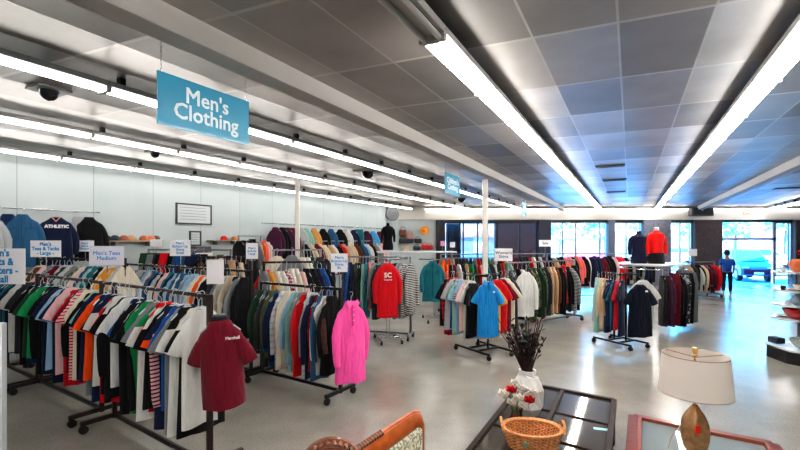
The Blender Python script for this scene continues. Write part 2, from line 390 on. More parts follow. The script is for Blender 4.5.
fixture_run(6.3, 12.0, DD, True, 'short row far right')
# strip of light along the soffit
for i in range(18):
    xx = px2x(425) + i * 1.25
    if xx > 17.5: break
    t = thing('ceiling_light', 'horizontal fluorescent tube over the shop windows, %s from the left' % nth(i), 'ceiling light', (xx, D - 0.32, CEIL - 0.13), 0, 'tubes along the soffit')
    MB().tube([(0, 0, 0), (1.2, 0, 0)], 0.02, 6).build('tube', TUBE2, t)
    MB().box((0.6, 0, 0.07), (1.22, 0.09, 0.08)).build('housing', FIX, t)

# ceiling vents and dome cameras
for i, (px, py) in enumerate(((610, 165.5), (614.5, 179.5), (616, 191.5))):
    Y = F * 1.54 / (240 - py); p = PY(px, Y, CEIL - 0.012)
    t = thing('ceiling_vent', 'dark louvred vent in the right ceiling, %s from the camera' % ORD[i], 'vent', p, ang(U) - PI / 2, 'vents in the right ceiling')
    MB().box((0, 0, 0), (0.55, 0.2 + .05 * i, 0.02)).build('frame', mat('vent_dark', '2e3338', .5), t)
    sl = MB()
    for k in range(4): sl.box((0, -0.07 + k * 0.047, -0.014), (0.48, 0.012, 0.008))
    sl.build('slat', mat('vent_slat', '56595d', .5), t)
p = PY(787, F * 1.54 / 52, CEIL - 0.012)
t = thing('ceiling_vent', 'dark ceiling vent at the far right beyond the beam', 'vent', p, ang(U)); MB().box((0, 0, 0), (0.3, 0.6, 0.02)).build('frame', mat('vent_dark', '2e3338', .5), t)
for px, py, r, lab in ((49, 93, 0.085, 'black dome camera over the left racks near the first light'), (368, 173, 0.14, 'black dome camera on a square plate near the second column'), (155, 154, 0.07, 'small black dome camera between the two left light rows'), (461.5, 199, 0.14, 'black dome camera beside the children\'s sign')):
    Y = F * 1.5 / (240 - py); p = PY(px, Y, CEIL)
    t = thing('dome_camera', lab, 'camera', p)
    MB().box((0, 0, -0.01), (r * 3.4, r * 3.4, 0.02), rz=ang(U)).build('mounting_plate', mat('plate_grey', '6b6b6c', .5), t)
    MB().lathe([(r * 1.1, -0.02), (r, -0.05), (r * 0.8, -0.05 - r * 0.45), (r * 0.45, -0.05 - r * 0.75), (0.0001, -0.05 - r * 0.85)], 16).build('dome', mat('dome_black', '08080a', .15, coat=.5), t)

# ---------------------------------------------------------------- hanging ceiling signs
BOARD = mat('teal_sign_board', '168fb4', 0.4, coat=0.2)
SIGNTXT = mat('sign_lettering', 'dfeef2', 0.5)
def ceiling_sign(p0, p1, ztop, hgt, body, label, size):
    c = (p0 + p1) / 2; wd = (p1 - p0).length
    t = thing('hanging_sign', label, 'sign', (c.x, c.y, ztop), ang(p1 - p0))
    MB().box((0, 0, -hgt / 2), (wd, 0.012, hgt)).build('board', BOARD, t)
    if body: text('lettering', body, size, SIGNTXT, t, (0, -0.008, -hgt / 2 + .005), bold=size * 0.016, spacing=0.78)
    for s in (-1, 1):
        ch = MB(); n = max(2, int((CEIL - ztop) / 0.03)); st = (CEIL - ztop + 0.02) / n
        for k in range(n):
            z = -0.02 + st * (k + 0.5)
            a = [(math.cos(q * PI / 3) * 0.007, 0, z + math.sin(q * PI / 3) * st * 0.62) for q in range(7)]
            if k % 2: a = [(0, q[0], q[2]) for q in a]
            ch.tube(a, 0.0022, 4, cap=False)
        o = ch.build('chain', CHROME, t); o.location = (s * (wd / 2 - 0.03), 0, 0)
pl, pr = Vector((-1.835, 3.25, 0)), Vector((-1.41, 4.0, 0))
ceiling_sign(pl, pr, H + 1.285, 0.405, "Men's\nClothing", "teal hanging sign reading Men's Clothing in white letters", 0.178)
c0 = PY(452.5, 9.0); ceiling_sign(c0 - U * .43, c0 + U * .43, H + 1.37, 0.43, "Children's\nClothing", "teal hanging sign reading Children's Clothing beside the column", 0.165)
c0 = PY(524, 13.2); ceiling_sign(c0 - U * .3, c0 + U * .3, H + 1.15, 0.42, "Women's\nClothing", "small far teal hanging sign above the dark shop windows", 0.11)

# ---------------------------------------------------------------- garments
_g = {}
def ellipse_ring(cx, cy, z, rx, ry, n, fold=None):
    vs = []
    for k in range(n):
        t = 2 * PI * k / n; c, s = math.cos(t), math.sin(t)
        x = cx + rx * math.copysign(abs(c) ** 0.75, c); y = cy + ry * math.copysign(abs(s) ** 0.8, s)
        if fold: y += fold(x, z, s)
        vs.append((x, y, z))
    return vs
def garment_mesh(kind, var, L, sw, th):
    key = (kind, var, L, sw, th)
    if key in _g: return _g[key]
    r = random.Random(hash((kind, var)) % 9999 if False else var * 31 + len(kind) * 7)
    mb = MB(); n = 22; top = -0.125
    ph = [r.uniform(0, 6) for _ in range(3)]; fr = [r.uniform(14, 20), r.uniform(28, 40)]
    def fold(x, z, s):
        t = max(0, min(1, (top - z) / L)); return (math.sin(x * fr[0] + ph[0] + z * 1.5) * 0.020 + math.sin(x * fr[1] + ph[1]) * 0.008) * t
    def skin(rings, m=n, cap0=False, cap1=False):
        o = len(mb.v)
        for q in rings: mb.v += q
        for i in range(len(rings) - 1):
            for k in range(m):
                j = (k + 1) % m; mb.f.append((o + i * m + k, o + i * m + j, o + i * m + m + j, o + i * m + m + k))
        if cap0: mb.f.append(tuple(o + k for k in reversed(range(m))))
        if cap1: mb.f.append(tuple(o + (len(rings) - 1) * m + k for k in range(m)))
    if kind in ('trousers',):
        z0 = -0.07; rings = [ellipse_ring(0, 0, z0 - q * 0.06, sw * (0.8 + 0.06 * q), th * (0.7 + .1 * q), n) for q in range(5)]
        skin(rings, cap0=True)
        for s in (-1, 1):
            rr = [ellipse_ring(s * sw * 0.5, 0, z0 - 0.22 - (L - 0.22) * q / 5, sw * (0.54 - 0.05 * q / 5 * 2), th * (1 - 0.25 * q / 5), n, fold) for q in range(6)]
            skin(rr, cap1=True)
    elif kind == 'skirt':
        rings = [ellipse_ring(0, 0, -0.08 - L * q / 6, sw * (0.62 + 0.45 * q / 6), th * (0.8 + .5 * q / 6), n, fold) for q in range(7)]
        skin(rings, cap0=True)
    else:
        flare = 1.0 + r.uniform(-0.04, 0.1)
        prof = [(0.072, .62, 0.0), (0.092, .8, 0.016), (sw * 0.60, .9, 0.06), (sw * 0.86, .85, 0.10), (sw * .97, .85, 0.14), (sw * .95, .95, 0.20), (sw * .92, 1.05, 0.29)]
        rest = L - 0.29
        for q in range(1, 6): prof.append((sw * (.93 + (flare - .93) * q / 5 * .8), 1.05 + .12 * q / 5, 0.29 + rest * q / 5))
        skew = r.uniform(-0.10, 0.10)
        rr_ = []
        for rx, ty, dz in prof:
            q = ellipse_ring(0, 0, top - dz, rx, th * ty, n, fold); w_ = max(0, (dz - .4) / L)
            rr_.append([(x * (1 - .10 * w_ * (flare < 1.03)) , y, z + skew * x * w_ + .012 * math.sin(x * 21 + ph[2]) * w_) for x, y, z in q])
        skin(rr_)
        # inner closing so the neck does not show empty
        skin([ellipse_ring(0, 0, top + 0.003, 0.07, th * .55, n), ellipse_ring(0, 0, top - 0.03, 0.045, th * .3, n)], cap1=True)
        if kind in ('collared', 'jacket'):
            skin([ellipse_ring(0, 0, top - 0.022, 0.10, th * .95, n), ellipse_ring(0, 0, top + 0.028, 0.068, th * .8, n), ellipse_ring(0, 0, top + .024, .052, th * .55, n)])
        if kind != 'tank':
            ln = 0.30 if kind in ('tee', 'collared_short') else (0.75 + r.uniform(-.05, .05)) * min(1.2, L)
            for s in (-1, 1):
                dr = r.uniform(0.0, 0.035); m_ = 12
                if kind == 'tee':
                    pts = [(sw - .072, -.155, .055, .75), (sw - .035, -.21, .058, .85), (sw - .008 + dr * .5, -.27, .061, .9), (sw + .012 + dr, -.325, .063, .9), (sw + .026 + dr * 1.4, -.37, .063, .8)]; tls = (.45, .5, .5, .5, .45)
                else:
                    pts = [(sw - .07, -.155, .054, .75), (sw - .04, -.21, .058, .85), (sw - .012 + dr * .5, -.29, .058, .9), (sw + .006 + dr, -.40, .058, .9), (sw + .008 + dr, -.56, .053, .85), (sw + .005 + dr, -ln + .03, .047, .8), (sw + .0 + dr, -ln - .04, .042, .75)]; tls = (.45, .45, .3, .12, .08, .05, .05)
                yy = r.uniform(-.012, .012)
                rings = []
                for i, (x, z, rx, ty) in enumerate(pts):
                    tl = tls[i]
                    q = []
                    for k in range(m_):
                        t = 2 * PI * k / m_; c_, s_ = math.cos(t), math.sin(t)
                        q.append((s * (x + rx * c_), yy * i + th * ty * .8 * s_, top + z + rx * c_ * tl))
                    rings.append(q)
                if s < 0: rings = [list(reversed(q)) for q in rings]
                skin(rings, m_)
    me = mb.mesh(kind + '_mesh'); _g[key] = me; return me
def hanger_mesh():
    mb = MB()
    hook = [(0.0, 0, -0.085), (0, 0, -0.045)] + [(0.022 * math.sin(t), 0, -0.006 + 0.022 * -math.cos(t) ) for t in [x * PI / 8 for x in range(-1, 11)]]
    hook = [(0, 0, -0.115), (0, 0, -0.055), (0.004, 0, -0.035), (0.02, 0, -0.02), (0.026, 0, 0.0), (0.018, 0, 0.02), (0, 0, 0.027), (-0.018, 0, 0.018)]
    mb.tube(hook, 0.004, 5)
    for s in (-1, 1): mb.tube([(0, 0, -0.112), (s * 0.08, 0, -0.155), (s * 0.16, 0, -0.225)], [0.008, 0.008, 0.006], 5)
    return mb.mesh('hanger_mesh')
HM = hanger_mesh()
C = {'white': 'd9d9d6', 'cream': 'd8cfbc', 'black': '141417', 'charcoal': '34363b', 'grey': '7c8084', 'light grey': 'aeb2b4', 'navy': '1a2340', 'blue': '20549b', 'royal blue': '1b5fc0',
     'light blue': '8fb3d0', 'denim blue': '2e5c80', 'teal': '22717d', 'mint': '8cbcae', 'green': '178a52', 'dark green': '25402f', 'olive': '5a5b3d', 'red': 'cf1420', 'maroon': '6d1226',
     'orange': 'ef6a1c', 'mustard': 'd8952f', 'tan': 'c7a27d', 'beige': 'd3bfa4', 'brown': '5c3a28', 'pink': 'ff5eb0', 'pale pink': 'e2b9bb', 'salmon': 'f2756e', 'purple': '53305e', 'plum': '48203a', 'bright orange': 'f8540c', 'dark blue': '142c52', 'sky': '4ba6d8'}
KN = {'tee': ('t_shirt', 't-shirt'), 'long': ('long_sleeve_shirt', 'long-sleeve shirt'), 'collared': ('button_shirt', 'collared shirt'), 'jacket': ('jacket', 'jacket'), 'tank': ('tank_top', 'sleeveless top'), 'trousers': ('trousers', 'trousers'), 'skirt': ('skirt', 'skirt')}
PN = {'band': 'banded', 'hstripe': 'striped', 'vstripe': 'pinstriped', 'plaid': 'checked', 'camo': 'mottled', 'floral': 'floral', 'yoke': 'two-tone'}
def garment(spec, p, rz, L, sw, th, label=None, group=None, hanger=True, var=None, ctx='', no_hang=False):
    """spec: 'colour[/pattern/colour2] kind'"""
    cs, kind = spec.rsplit(' ', 1); cp = cs.split('/')
    m = cloth(C[cp[0]], cp[1] if len(cp) > 1 else None, C[cp[2]] if len(cp) > 2 else 'ffffff')
    var = R.randrange(6) if var is None else var
    me = garment_mesh(kind, var, round(L, 2), sw, th)
    nm, words = KN[kind]
    o = link(nm, me, m, None, p, rz)
    col = cp[0] + ((' and ' + cp[2]) if len(cp) > 2 and cp[1] in ('hstripe', 'plaid', 'yoke', 'camo') else '') + ((' ' + PN[cp[1]]) if len(cp) > 1 else '')
    tag(o, label or ('%s %s %s' % (col, words, ctx)), words.split(' ')[-1] if kind != 'trousers' else 'trousers', group)
    if hanger: 
        link('hanger', HM, HANG, o)
    return o
def row(specs, p0, p1, h, L, desc, group, sw=0.22, th=0.032, hanger=True, jit=0.12, flip=False, Lv=0.08, start='right end', tilt=0.0):
    """hang a row of garments evenly on the straight line p0 -> p1"""
    n = len(specs); d = (p1 - p0); base = ang(d) + PI / 2 + tilt
    for i, s in enumerate(specs):
        t = (i + 0.5) / n; p = p0 + d * t
        LL = round(L + R.choice([-Lv, -Lv / 2, 0, Lv / 2, Lv]), 2)
        if 'trousers' in s or 'skirt' in s: LL = round(LL * 0.9, 2)
        sx_ = Vector((math.cos(base), math.sin(base), 0)) * R.uniform(-.035, .035); dzr = R.choice([-.03, -.012, 0, 0, .01])
        garment(s, (p.x + sx_.x, p.y + sx_.y, h + dzr), base + R.uniform(-jit, jit) * 1.4 + (PI if R.random() < .5 else 0), LL, round(sw * R.choice([.84, .92, 1, 1.05]), 3), th, group=group, hanger=hanger, ctx='on the %s, %s from %s' % (desc, nth(i), start.split()[0]))

# ---------------------------------------------------------------- racks
def caster_mb(x, y, r=0.045):
    mb = MB(); 
    mb.tube([(x - 0.018, y, r), (x + 0.018, y, r)], r, 12); 
    return mb
def z_rack(p0, p1, h, label, group, m=BLACKM, foot=0.66, castm=RUBBER, inset=0.0, wheels=True, bar=True, ext=0.0):
    """straight rolling rack: top bar, floor rail, two posts, cross feet on castors"""
    d = p1 - p0; ln = d.length
    t = thing('clothes_rack', label, 'clothes rack', (p0.x, p0.y, 0), ang(d), group)
    if bar: MB().box((ln / 2 - ext / 2, 0, h), (ln + ext, 0.028, 0.034), ch=.005).build('top_bar', m, t)
    MB().box((ln / 2, 0, 0.115), (ln, 0.04, 0.04), ch=.005).build('floor_rail', m, t)
    for x in (0.03, ln - 0.03):
        MB().box((x, 0, h / 2 + 0.05), (0.045, 0.045, h - 0.06), ch=.005).build('post', m, t)
        MB().box((x, 0, 0.115), (0.045, foot, 0.05), ch=.006).build('foot', m, t)
        if wheels:
            for y in (-foot / 2 + 0.03, foot / 2 - 0.03):
                c = caster_mb(x, y); c.box((x, y, 0.078), (0.03, 0.03, 0.05)); c.build('castor', castm, t)
    return t
def pinch_clips(p0, p1, h): pass
def four_way(p, rz, h, label, group, m=BLACKM, wheels=True, s=0.5, feetm=None):
    """four-way stand: H-shaped base with castors, two posts and arms"""
    t = thing('four_way_rack', label, 'clothes rack', (p.x, p.y, 0), rz, group)
    for x in (-s / 2, s / 2): MB().box((x, 0, 0.10), (0.035, s * 1.7, 0.035), ch=.005).build('foot', m, t)
    for y in (-0.13, 0.13):
        MB().box((0, y, 0.10), (s, 0.035, 0.034), ch=.005).build('base_rail', m, t)
        MB().box((0, y, h / 2 + 0.04), (0.03, 0.03, h - 0.1), ch=.004).build('post', m, t)
    for a in range(4):
        MB().tube([(0, 0, h - 0.02), (math.cos(a * PI / 2) * 0.42, math.sin(a * PI / 2) * 0.42, h)], 0.012, 8).build('arm', m, t)
    MB().box((0, 0, h - 0.03), (0.06, 0.3, 0.04), ch=.004).build('cross_head', m, t)
    if wheels:
        for x in (-s / 2, s / 2):
            for y in (-s * 0.82, s * 0.82): caster_mb(x, y, 0.042).build('castor', RUBBER, t)
    return t
G_R = 'rolling clothes racks'
def denser(specs, n, pool, seed):
    q = random.Random(seed); out = list(specs)
    while len(out) < n:
        c = q.choice(pool); i = q.randrange(1, len(out))
        if out[i] != c and out[i - 1] != c: out.insert(i, c)
    return out
TP = ['black tee', 'navy tee', 'red tee', 'dark blue tee', 'blue tee', 'pale pink/hstripe/red tee', 'white/yoke/navy tee', 'black/yoke/white tee', 'light blue tee', 'teal tee', 'cream tee', 'navy/yoke/white tee', 'maroon tee', 'grey tee']
SP = ['white/plaid/light blue collared', 'grey collared', 'light blue collared', 'navy/plaid/grey collared', 'olive/plaid/cream collared', 'cream collared', 'denim blue collared', 'charcoal collared', 'light grey/plaid/grey collared']
LP = ['light grey long', 'grey long', 'light blue collared', 'charcoal long', 'cream long', 'navy long', 'white long', 'denim blue collared', 'white/plaid/light blue collared']
# ---- front rack row
a0 = Vector((-1.655, 3.78, 0)); a1 = Vector((-3.30, 4.93, 0)); a2 = Vector((-5.12, 6.10, 0)); a3 = Vector((-6.25, 6.83, 0)); HA = 1.60
dA = (a1 - a0).normalized(); dB = (a2 - a1).normalized()
z_rack(a0, a1 - dA * .03, HA, "dark rolling rack holding the front row of t-shirts behind the maroon tee", G_R, BROWNM)
z_rack(a1 + dB * .22, a2 - dB * .03, HA, "dark rolling rack left of the maroon tee's rack in the front row", G_R, BROWNM, ext=.2)
z_rack(a2 + dB * .03, a3, HA, "dark rolling rack at the far left edge behind the large card", G_R, BROWNM)
specsA = ['white tee', 'cream tee', 'white/yoke/black tee', 'navy/band/bright orange tee', 'pale pink/hstripe/maroon long', 'black tee', 'black/yoke/white tee', 'red tee', 'white/yoke/green tee', 'teal tee', 'green tee', 'black tee', 'royal blue/yoke/white tee',
          'black tee', 'blue tee', 'white tee', 'black long', 'red tee', 'black tee', 'red tank', 'white/yoke/navy tee', 'navy tee']
row(denser(specsA, 32, TP, 1), a0 + dA * .12, a1, HA, 1.02, "maroon tee's rack", 'clothes on the front row of racks', sw=.20, th=.028, Lv=.10)
specsA2 = ['dark blue tee', 'bright orange tee', 'mint tee', 'black tee', 'black long', 'maroon tee', 'red tee', 'pale pink tee', 'navy tee', 'light blue tee', 'black tee', 'dark blue tee', 'navy tee', 'black tee', 'black long', 'green tee', 'dark green tee', 'navy tee']
row(denser(specsA2, 26, TP, 2), a1, a2, HA, 1.05, "front row's second rack", 'clothes on the front row of racks', sw=.20, th=.03, Lv=.12)
specsA3 = ['black tee', 'charcoal tee', 'white tee', 'navy tee', 'teal tee', 'navy tee', 'denim blue tee']
row(specsA3, a2, a3, HA, 1.0, "front row's leftmost rack", 'clothes on the front row of racks', sw=.21, th=.038)
# ---- pink shirt rack
b0 = Vector((-0.76, 5.66, 0)); b1 = Vector((-2.12, 6.55, 0)); HB = 1.45
z_rack(b0, b1, HB, 'black rolling rack behind the pink shirt', G_R, BLACKM, foot=.58)
dBn = (b1 - b0).normalized()
row(denser(['black collared', 'brown/plaid/charcoal collared', 'white collared', 'denim blue collared', 'maroon/plaid/red collared', 'navy collared', 'light grey collared', 'white/plaid/light blue collared', 'red collared', 'grey collared', 'light blue collared', 'mint collared', 'cream collared', 'cream collared', 'pale pink collared', 'navy collared', 'denim blue collared', 'olive collared', 'dark green collared'], 24, SP, 3),
    b0 + dBn * .14, b1 - dBn * .05, HB, 1.0, "pink shirt's rack", 'clothes on the rack behind the pink shirt', sw=.19, th=.028)
# ---- long rack behind
c0_ = Vector((-2.25, 6.55, 0)); c1_ = Vector((-3.9, 7.6, 0)); c2_ = Vector((-5.45, 8.55, 0)); HC = 1.62
z_rack(c0_, c1_, HC, 'black rolling rack left of the pink shirt rack, holding jackets', G_R, BLACKM)
z_rack(c1_ + (c2_ - c1_) * .02, c2_, HC, 'black rolling rack near the left wall, second row back', G_R, BLACKM)
row(denser(['black jacket', 'black jacket', 'beige jacket', 'cream jacket', 'grey long', 'black jacket', 'black long', 'orange long', 'cream long', 'light grey long', 'light blue collared', 'light blue collared', 'denim blue collared', 'denim blue collared'], 20, LP, 4),
    c0_ + A * .15, c1_, HC, 1.0, "second-row jacket rack", 'clothes in the second row of racks', sw=.21, th=.036)
row(denser(['light blue collared', 'teal collared', 'pale pink long', 'grey long', 'black long', 'navy long', 'orange/vstripe/white long', 'white long', 'light blue collared', 'navy collared', 'light grey collared', 'maroon/vstripe/white collared', 'dark green collared', 'white collared', 'navy collared', 'cream collared'], 24, LP, 5),
    c1_, c2_, HC, .8, "second-row rack by the wall", 'clothes in the second row of racks', sw=.21, th=.03)
d0_ = Vector((-4.55, 7.15, 0)); d1_ = Vector((-6.15, 7.28, 0)); HD = 1.78
z_rack(d0_, d1_, HD, 'dark rack behind the front row near the glare-covered card', G_R, BLACKM, foot=.5)
row(['cream tee', 'light grey tee', 'mustard tee', 'mustard tee', 'white tee', 'black tee', 'teal tee', 'mint tee', 'denim blue tee', 'pale pink tee', 'cream tee', 'olive/camo/grey tee', 'grey tee', 'light grey tee', 'charcoal tee', 'light grey/vstripe/grey tee', 'maroon tee', 'light blue tee', 'grey tee', 'pale pink tee', 'brown tee', 'beige tee'],
    d0_, d1_, HD, .7, "rack behind the glare card", 'shirts on the rack under the left cards', sw=.21, th=.032, tilt=-.3)
# ---- third row: racks at the wall below the framed notice
e0_ = Vector((-3.35, 8.6, 0)); e1_ = Vector((-5.25, 8.95, 0)); HE = 1.9
z_rack(e0_, e1_, HE, 'grey rack under the wall shelf with folded jeans', G_R, GREYM, foot=.5)
row(['plum tee', 'pale pink tee', 'olive jacket', 'brown jacket', 'black jacket', 'black jacket', 'navy trousers', 'denim blue trousers', 'blue trousers', 'denim blue trousers', 'black trousers', 'red trousers', 'black trousers', 'charcoal trousers', 'grey trousers', 'dark green trousers'],
    e0_, e1_, HE, .6, "rack below the wall shelf", 'clothes below the wall shelf', sw=.22, th=.04, tilt=-.5)
f0_ = PY(198, 7.9); f1_ = PY(258, 8.2)
z_rack(f0_, f1_, 1.78, 'black rack between the framed notice and the white column', G_R, BLACKM, foot=.5)
row(['brown jacket', 'black jacket', 'tan jacket', 'plum jacket', 'black jacket', 'charcoal jacket', 'tan trousers', 'black jacket', 'beige jacket', 'black jacket', 'black trousers', 'black jacket'], f0_, f1_, 1.78, .7, "rack left of the white column", 'jackets left of the white column', sw=.22, th=.045, start='left end', tilt=.4)
# black dresses hanging near the wall
g0_ = PY(238, 10.6); g1_ = PY(262, 11.4)
z_rack(g0_, g1_, HY(236, 10.8), 'grey rack of black clothes near the left wall', G_R, GREYM, foot=.4)
row(['black long', 'black tank', 'charcoal tank', 'black long', 'black skirt', 'grey long', 'light grey long', 'orange tank', 'salmon long', 'white tank'], g0_, g1_ + V * .25, HY(236, 10.8), .75, "dark rack right of the shelf", 'dark clothes near the left wall', sw=.19, th=.045, start='left end', tilt=.3)
# rack with the grey tee
h0_ = PY(272, 8.6); h1_ = PY(322, 9.0); HH = HY(250, 8.8)
z_rack(h0_, h1_, HH, 'steel rack in front of the white column with a grey tee', G_R, GREYM, foot=.5)
garment('grey tee', (PY(292, 8.25).x, 8.25, HY(249, 8.3)), 0.1, .8, .2, .05, 'grey t-shirt facing out in front of the white column', 'clothes in front of the white column')
garment('red tee', (PY(266, 7.6).x, 7.6, HY(263, 7.6)), 1.15, .8, .21, .04, 'red t-shirt left of the grey one, half turned', 'clothes in front of the white column')
garment('cream tee', (PY(277, 8.4).x, 8.4, HY(250, 8.4)), .5, .85, .2, .04, 'cream t-shirt just left of the grey facing t-shirt', 'clothes in front of the white column')
row(['cream tee', 'light grey tee', 'white tee', 'dark green tee', 'black tee', 'charcoal tee', 'black long', 'navy long'], PY(300, 8.5), PY(326, 8.6), HH - .02, .8, "rack right of the grey tee", 'clothes in front of the white column', sw=.2, th=.04, start='left end', tilt=.75)
i0_ = PY(262, 7.25); i1_ = PY(330, 7.5)
z_rack(i0_, i1_, HY(262, 7.4), 'dark rack between the pink shirt rack and the white column', G_R, BLACKM, foot=.5)
row(['grey tee', 'mustard tee', 'cream tee', 'white tee', 'pale pink/floral/maroon tee', 'white jacket', 'cream jacket', 'pale pink tee', 'black jacket', 'black jacket', 'navy jacket', 'blue jacket', 'black jacket'], i0_ + V * .0, i1_, HY(263, 7.4), .75, "low rack behind the pink shirt", 'clothes just behind the pink shirt rack', sw=.2, th=.045, start='left end', tilt=.5)

# ---- clothes along the left wall
def wallp(px, off):      # point 'off' metres in front of the left wall in direction px
    k = (px - 400) / F; Y = (0.535 * D - off * 1.134) / (0.535 - k); return Vector((k * Y, Y, 0))
w0, w1 = wallp(-30, .3), wallp(100, .3); hz = HY(207, 8.0)
zr = HY(210, wallp(50, .3).y)
t = thing('wall_rail', 'thin steel rail high on the left wall with denim jacket', 'wall rail', (w0.x, w0.y, zr), ang(U))
MB().tube([(0, 0, 0), ((w1 - w0).length, 0, 0)], 0.014, 8).build('rail', CHROME, t)
for x in (1.0, (w1 - w0).length - .3): MB().tube([(x, 0, 0), (x, .3, 0)], 0.012, 8).build('bracket', CHROME, t)
for px, spec, lab, sw_, L_ in ((-12, 'light grey jacket', 'light grey jacket at the left frame edge on the wall rail', .2, .75), (8, 'dark blue jacket', 'dark blue jacket half hidden by the denim jacket', .17, .8), (22.5, 'denim blue jacket', 'denim jacket facing out on the high left wall rail', .235, .86),
                               (56.5, 'navy long', 'navy sweatshirt with white lettering on the left wall rail', .24, .86), (78, 'light grey jacket', 'pale jacket peeping out left of the black wall jacket', .14, .6), (89, 'black jacket', 'black jacket facing out at the right end of the wall rail', .24, .80)):
    p = wallp(px, .36 if sw_ < .22 else .46)
    g = garment(spec, (p.x, p.y, zr - .01), ang(Vector((p.y, -p.x))) * 0.85, L_, sw_, .07, lab, 'jackets on the high wall rail')
    if 'lettering on' in lab:
        text('print', 'ATHLETIC', .074, mat('print_white', 'dcdcdc', .7), g, (.015, -.105, -.29), bold=.005)
        MB().tube([(-.06, -.062, -.12), (0, -.085, -.2), (.06, -.062, -.12)], .012, 6).build('neck_trim', mat('neck_orange', 'd98a6c', .7), g)
    if 'denim jacket facing' in lab:
        mb = MB(); mb.box((0.0, -.078, -.5), (.02, .01, .7)); mb.box((-.1, -.078, -.33), (.09, .01, .02)); mb.box((.1, -.078, -.33), (.09, .01, .02)); mb.build('seam', cloth('2b5270'), g)
# far wall rail
w0, w1 = wallp(262, .3), wallp(386, .3); zr = HY(223, w0.y)
t = thing('wall_rail', 'long thin rail high on the far left wall', 'wall rail', (w0.x, w0.y, zr), ang(U))
MB().tube([(0, 0, 0), ((w1 - w0).length, 0, 0)], 0.016, 8).build('rail', CHROME, t)
for x in (.3, (w1 - w0).length / 2, (w1 - w0).length - .3): MB().tube([(x, 0, 0), (x, .3, 0)], 0.012, 8).build('bracket', CHROME, t)
for i, (px, spec) in enumerate(((275.5, 'plum jacket'), (282, 'black jacket'), (287, 'plum jacket'), (292, 'maroon jacket'), (301, 'light grey jacket'), (306, 'mint jacket'), (314, 'mustard/hstripe/tan jacket'), (323, 'black jacket'), (331, 'denim blue jacket'), (340, 'black jacket'), (346.5, 'white jacket'), (353.5, 'navy jacket'), (359, 'teal trousers'), (366.5, 'plum long'), (373, 'sky long'), (379.5, 'maroon long'))):
    p = wallp(px, .42)
    garment(spec, (p.x, p.y, zr - .01), ang(Vector((p.y, -p.x))) * .7, .9 if i < 5 or 'trou' in spec else .7, .19, .05, group='clothes on the far wall rail', ctx='on the far wall rail, %s from its left end' % nth(i))
# second tier under it
w0, w1 = wallp(303, .55), wallp(384, .55); z2 = HY(241, (w0.y + w1.y) / 2)
t = z_rack(w0, w1, z2, 'steel rack under the far wall rail', G_R, GREYM, foot=.4, wheels=False)
sp = ['black jacket', 'beige jacket', 'maroon jacket', 'beige jacket', 'cream jacket', 'tan jacket', 'white jacket', 'black jacket', 'red jacket', 'tan jacket', 'beige jacket', 'beige jacket', 'brown jacket', 'black jacket', 'denim blue jacket', 'light blue jacket', 'cream jacket', 'black jacket', 'grey jacket', 'beige jacket', 'pale pink jacket', 'white jacket']
row(sp, w0, w1, z2, .95, "rack under the far wall rail", 'clothes under the far wall rail', sw=.23, th=.05, start='left end', tilt=.5)

# ---- hero garments
def hero(spec, p, rz, L, sw, th, label, var=0):
    return garment(spec, p, rz, L, sw, th, label, None, True, var)
# maroon tee on a torso form at the end of the front rack
p = PY(219, 3.62, HY(317, 3.62) + .10)
g = hero('maroon tee', p, 0.30, .73, .18, .075, 'maroon t-shirt on a torso form at the near end of the front rack', 1)
g.rotation_euler[1] = -0.05
nk = MB().lathe([(0.035, -.15), (.045, -.12), (.055, -.105), (.058, -.09), (.052, -.08), (.0001, -.072)], 16); nk.build('torso_form', mat('form_grey', '232b33', .5), g)
text('print', "Marshall", .034, mat('print_white', 'dcdcdc', .7), g, (.10, -.088, -.27), bold=.0012)
# pink shirt
p = PY(351, 5.5, HY(296, 5.5) + .03)
g = hero('pink collared', p, 0.55, 1.0, .2, .06, 'bright pink long-sleeved collared shirt at the end of its rack', 0)
pk = mat('pink_dark', 'd83a86', .8)
MB().box((0, -.075, -.27), (.028, .012, .26)).build('placket', cloth('f552a4'), g)
cl = MB()
for s in (-1, 1): cl.add([(0.0, -.062, -.12), (s * .07, -.05, -.065), (s * .095, -.065, -.12), (s * .05, -.078, -.17)], [(0, 1, 2, 3)])
cl.build('collar', cloth('ff6cba'), g)
for z in (-.19, -.26, -.33): MB().lathe([(.006, 0), (.006, .004)], 8, M=Matrix.Translation((0, -.083, z)) @ Matrix.Rotation(PI / 2, 4, 'X')).build('button', mat('button_white', 'f0e6ea', .4), g)
# red sweatshirt
p = PY(387.5, 8.6, HY(262, 8.6) + .10)
g = hero('red long', p, 0.12, 1.08, .21, .06, 'red sweatshirt with white chest print facing out', 1)
text('print', "SC", .13, mat('print_white', 'dcdcdc', .7), g, (0, -.09, -.36), bold=.004)
text('print', "TROJANS", .04, mat('print_white', 'dcdcdc', .7), g, (0, -.09, -.45), bold=.001)
MB().lathe([(0.9 * .22, 0), (.9 * .225, -.035)], 20, c=(0, 0, -1.17), sy=.36).build('waistband', cloth('9c0f18'), g)
# teal denim shirt
p = PY(432.5, 10.9, HY(261, 10.9) + .10)
g = hero('teal collared', p, -0.05, 1.0, .25, .05, 'teal short denim shirt facing out right of the red sweatshirt', 0)
MB().box((0, -.066, -.55), (.03, .012, .85)).build('placket', cloth('1c5c66'), g)
pkt = MB()
for s in (-1, 1): pkt.box((s * .12, -.064, -.38), (.1, .008, .11))
pkt.build('pocket', cloth('1f6470'), g)
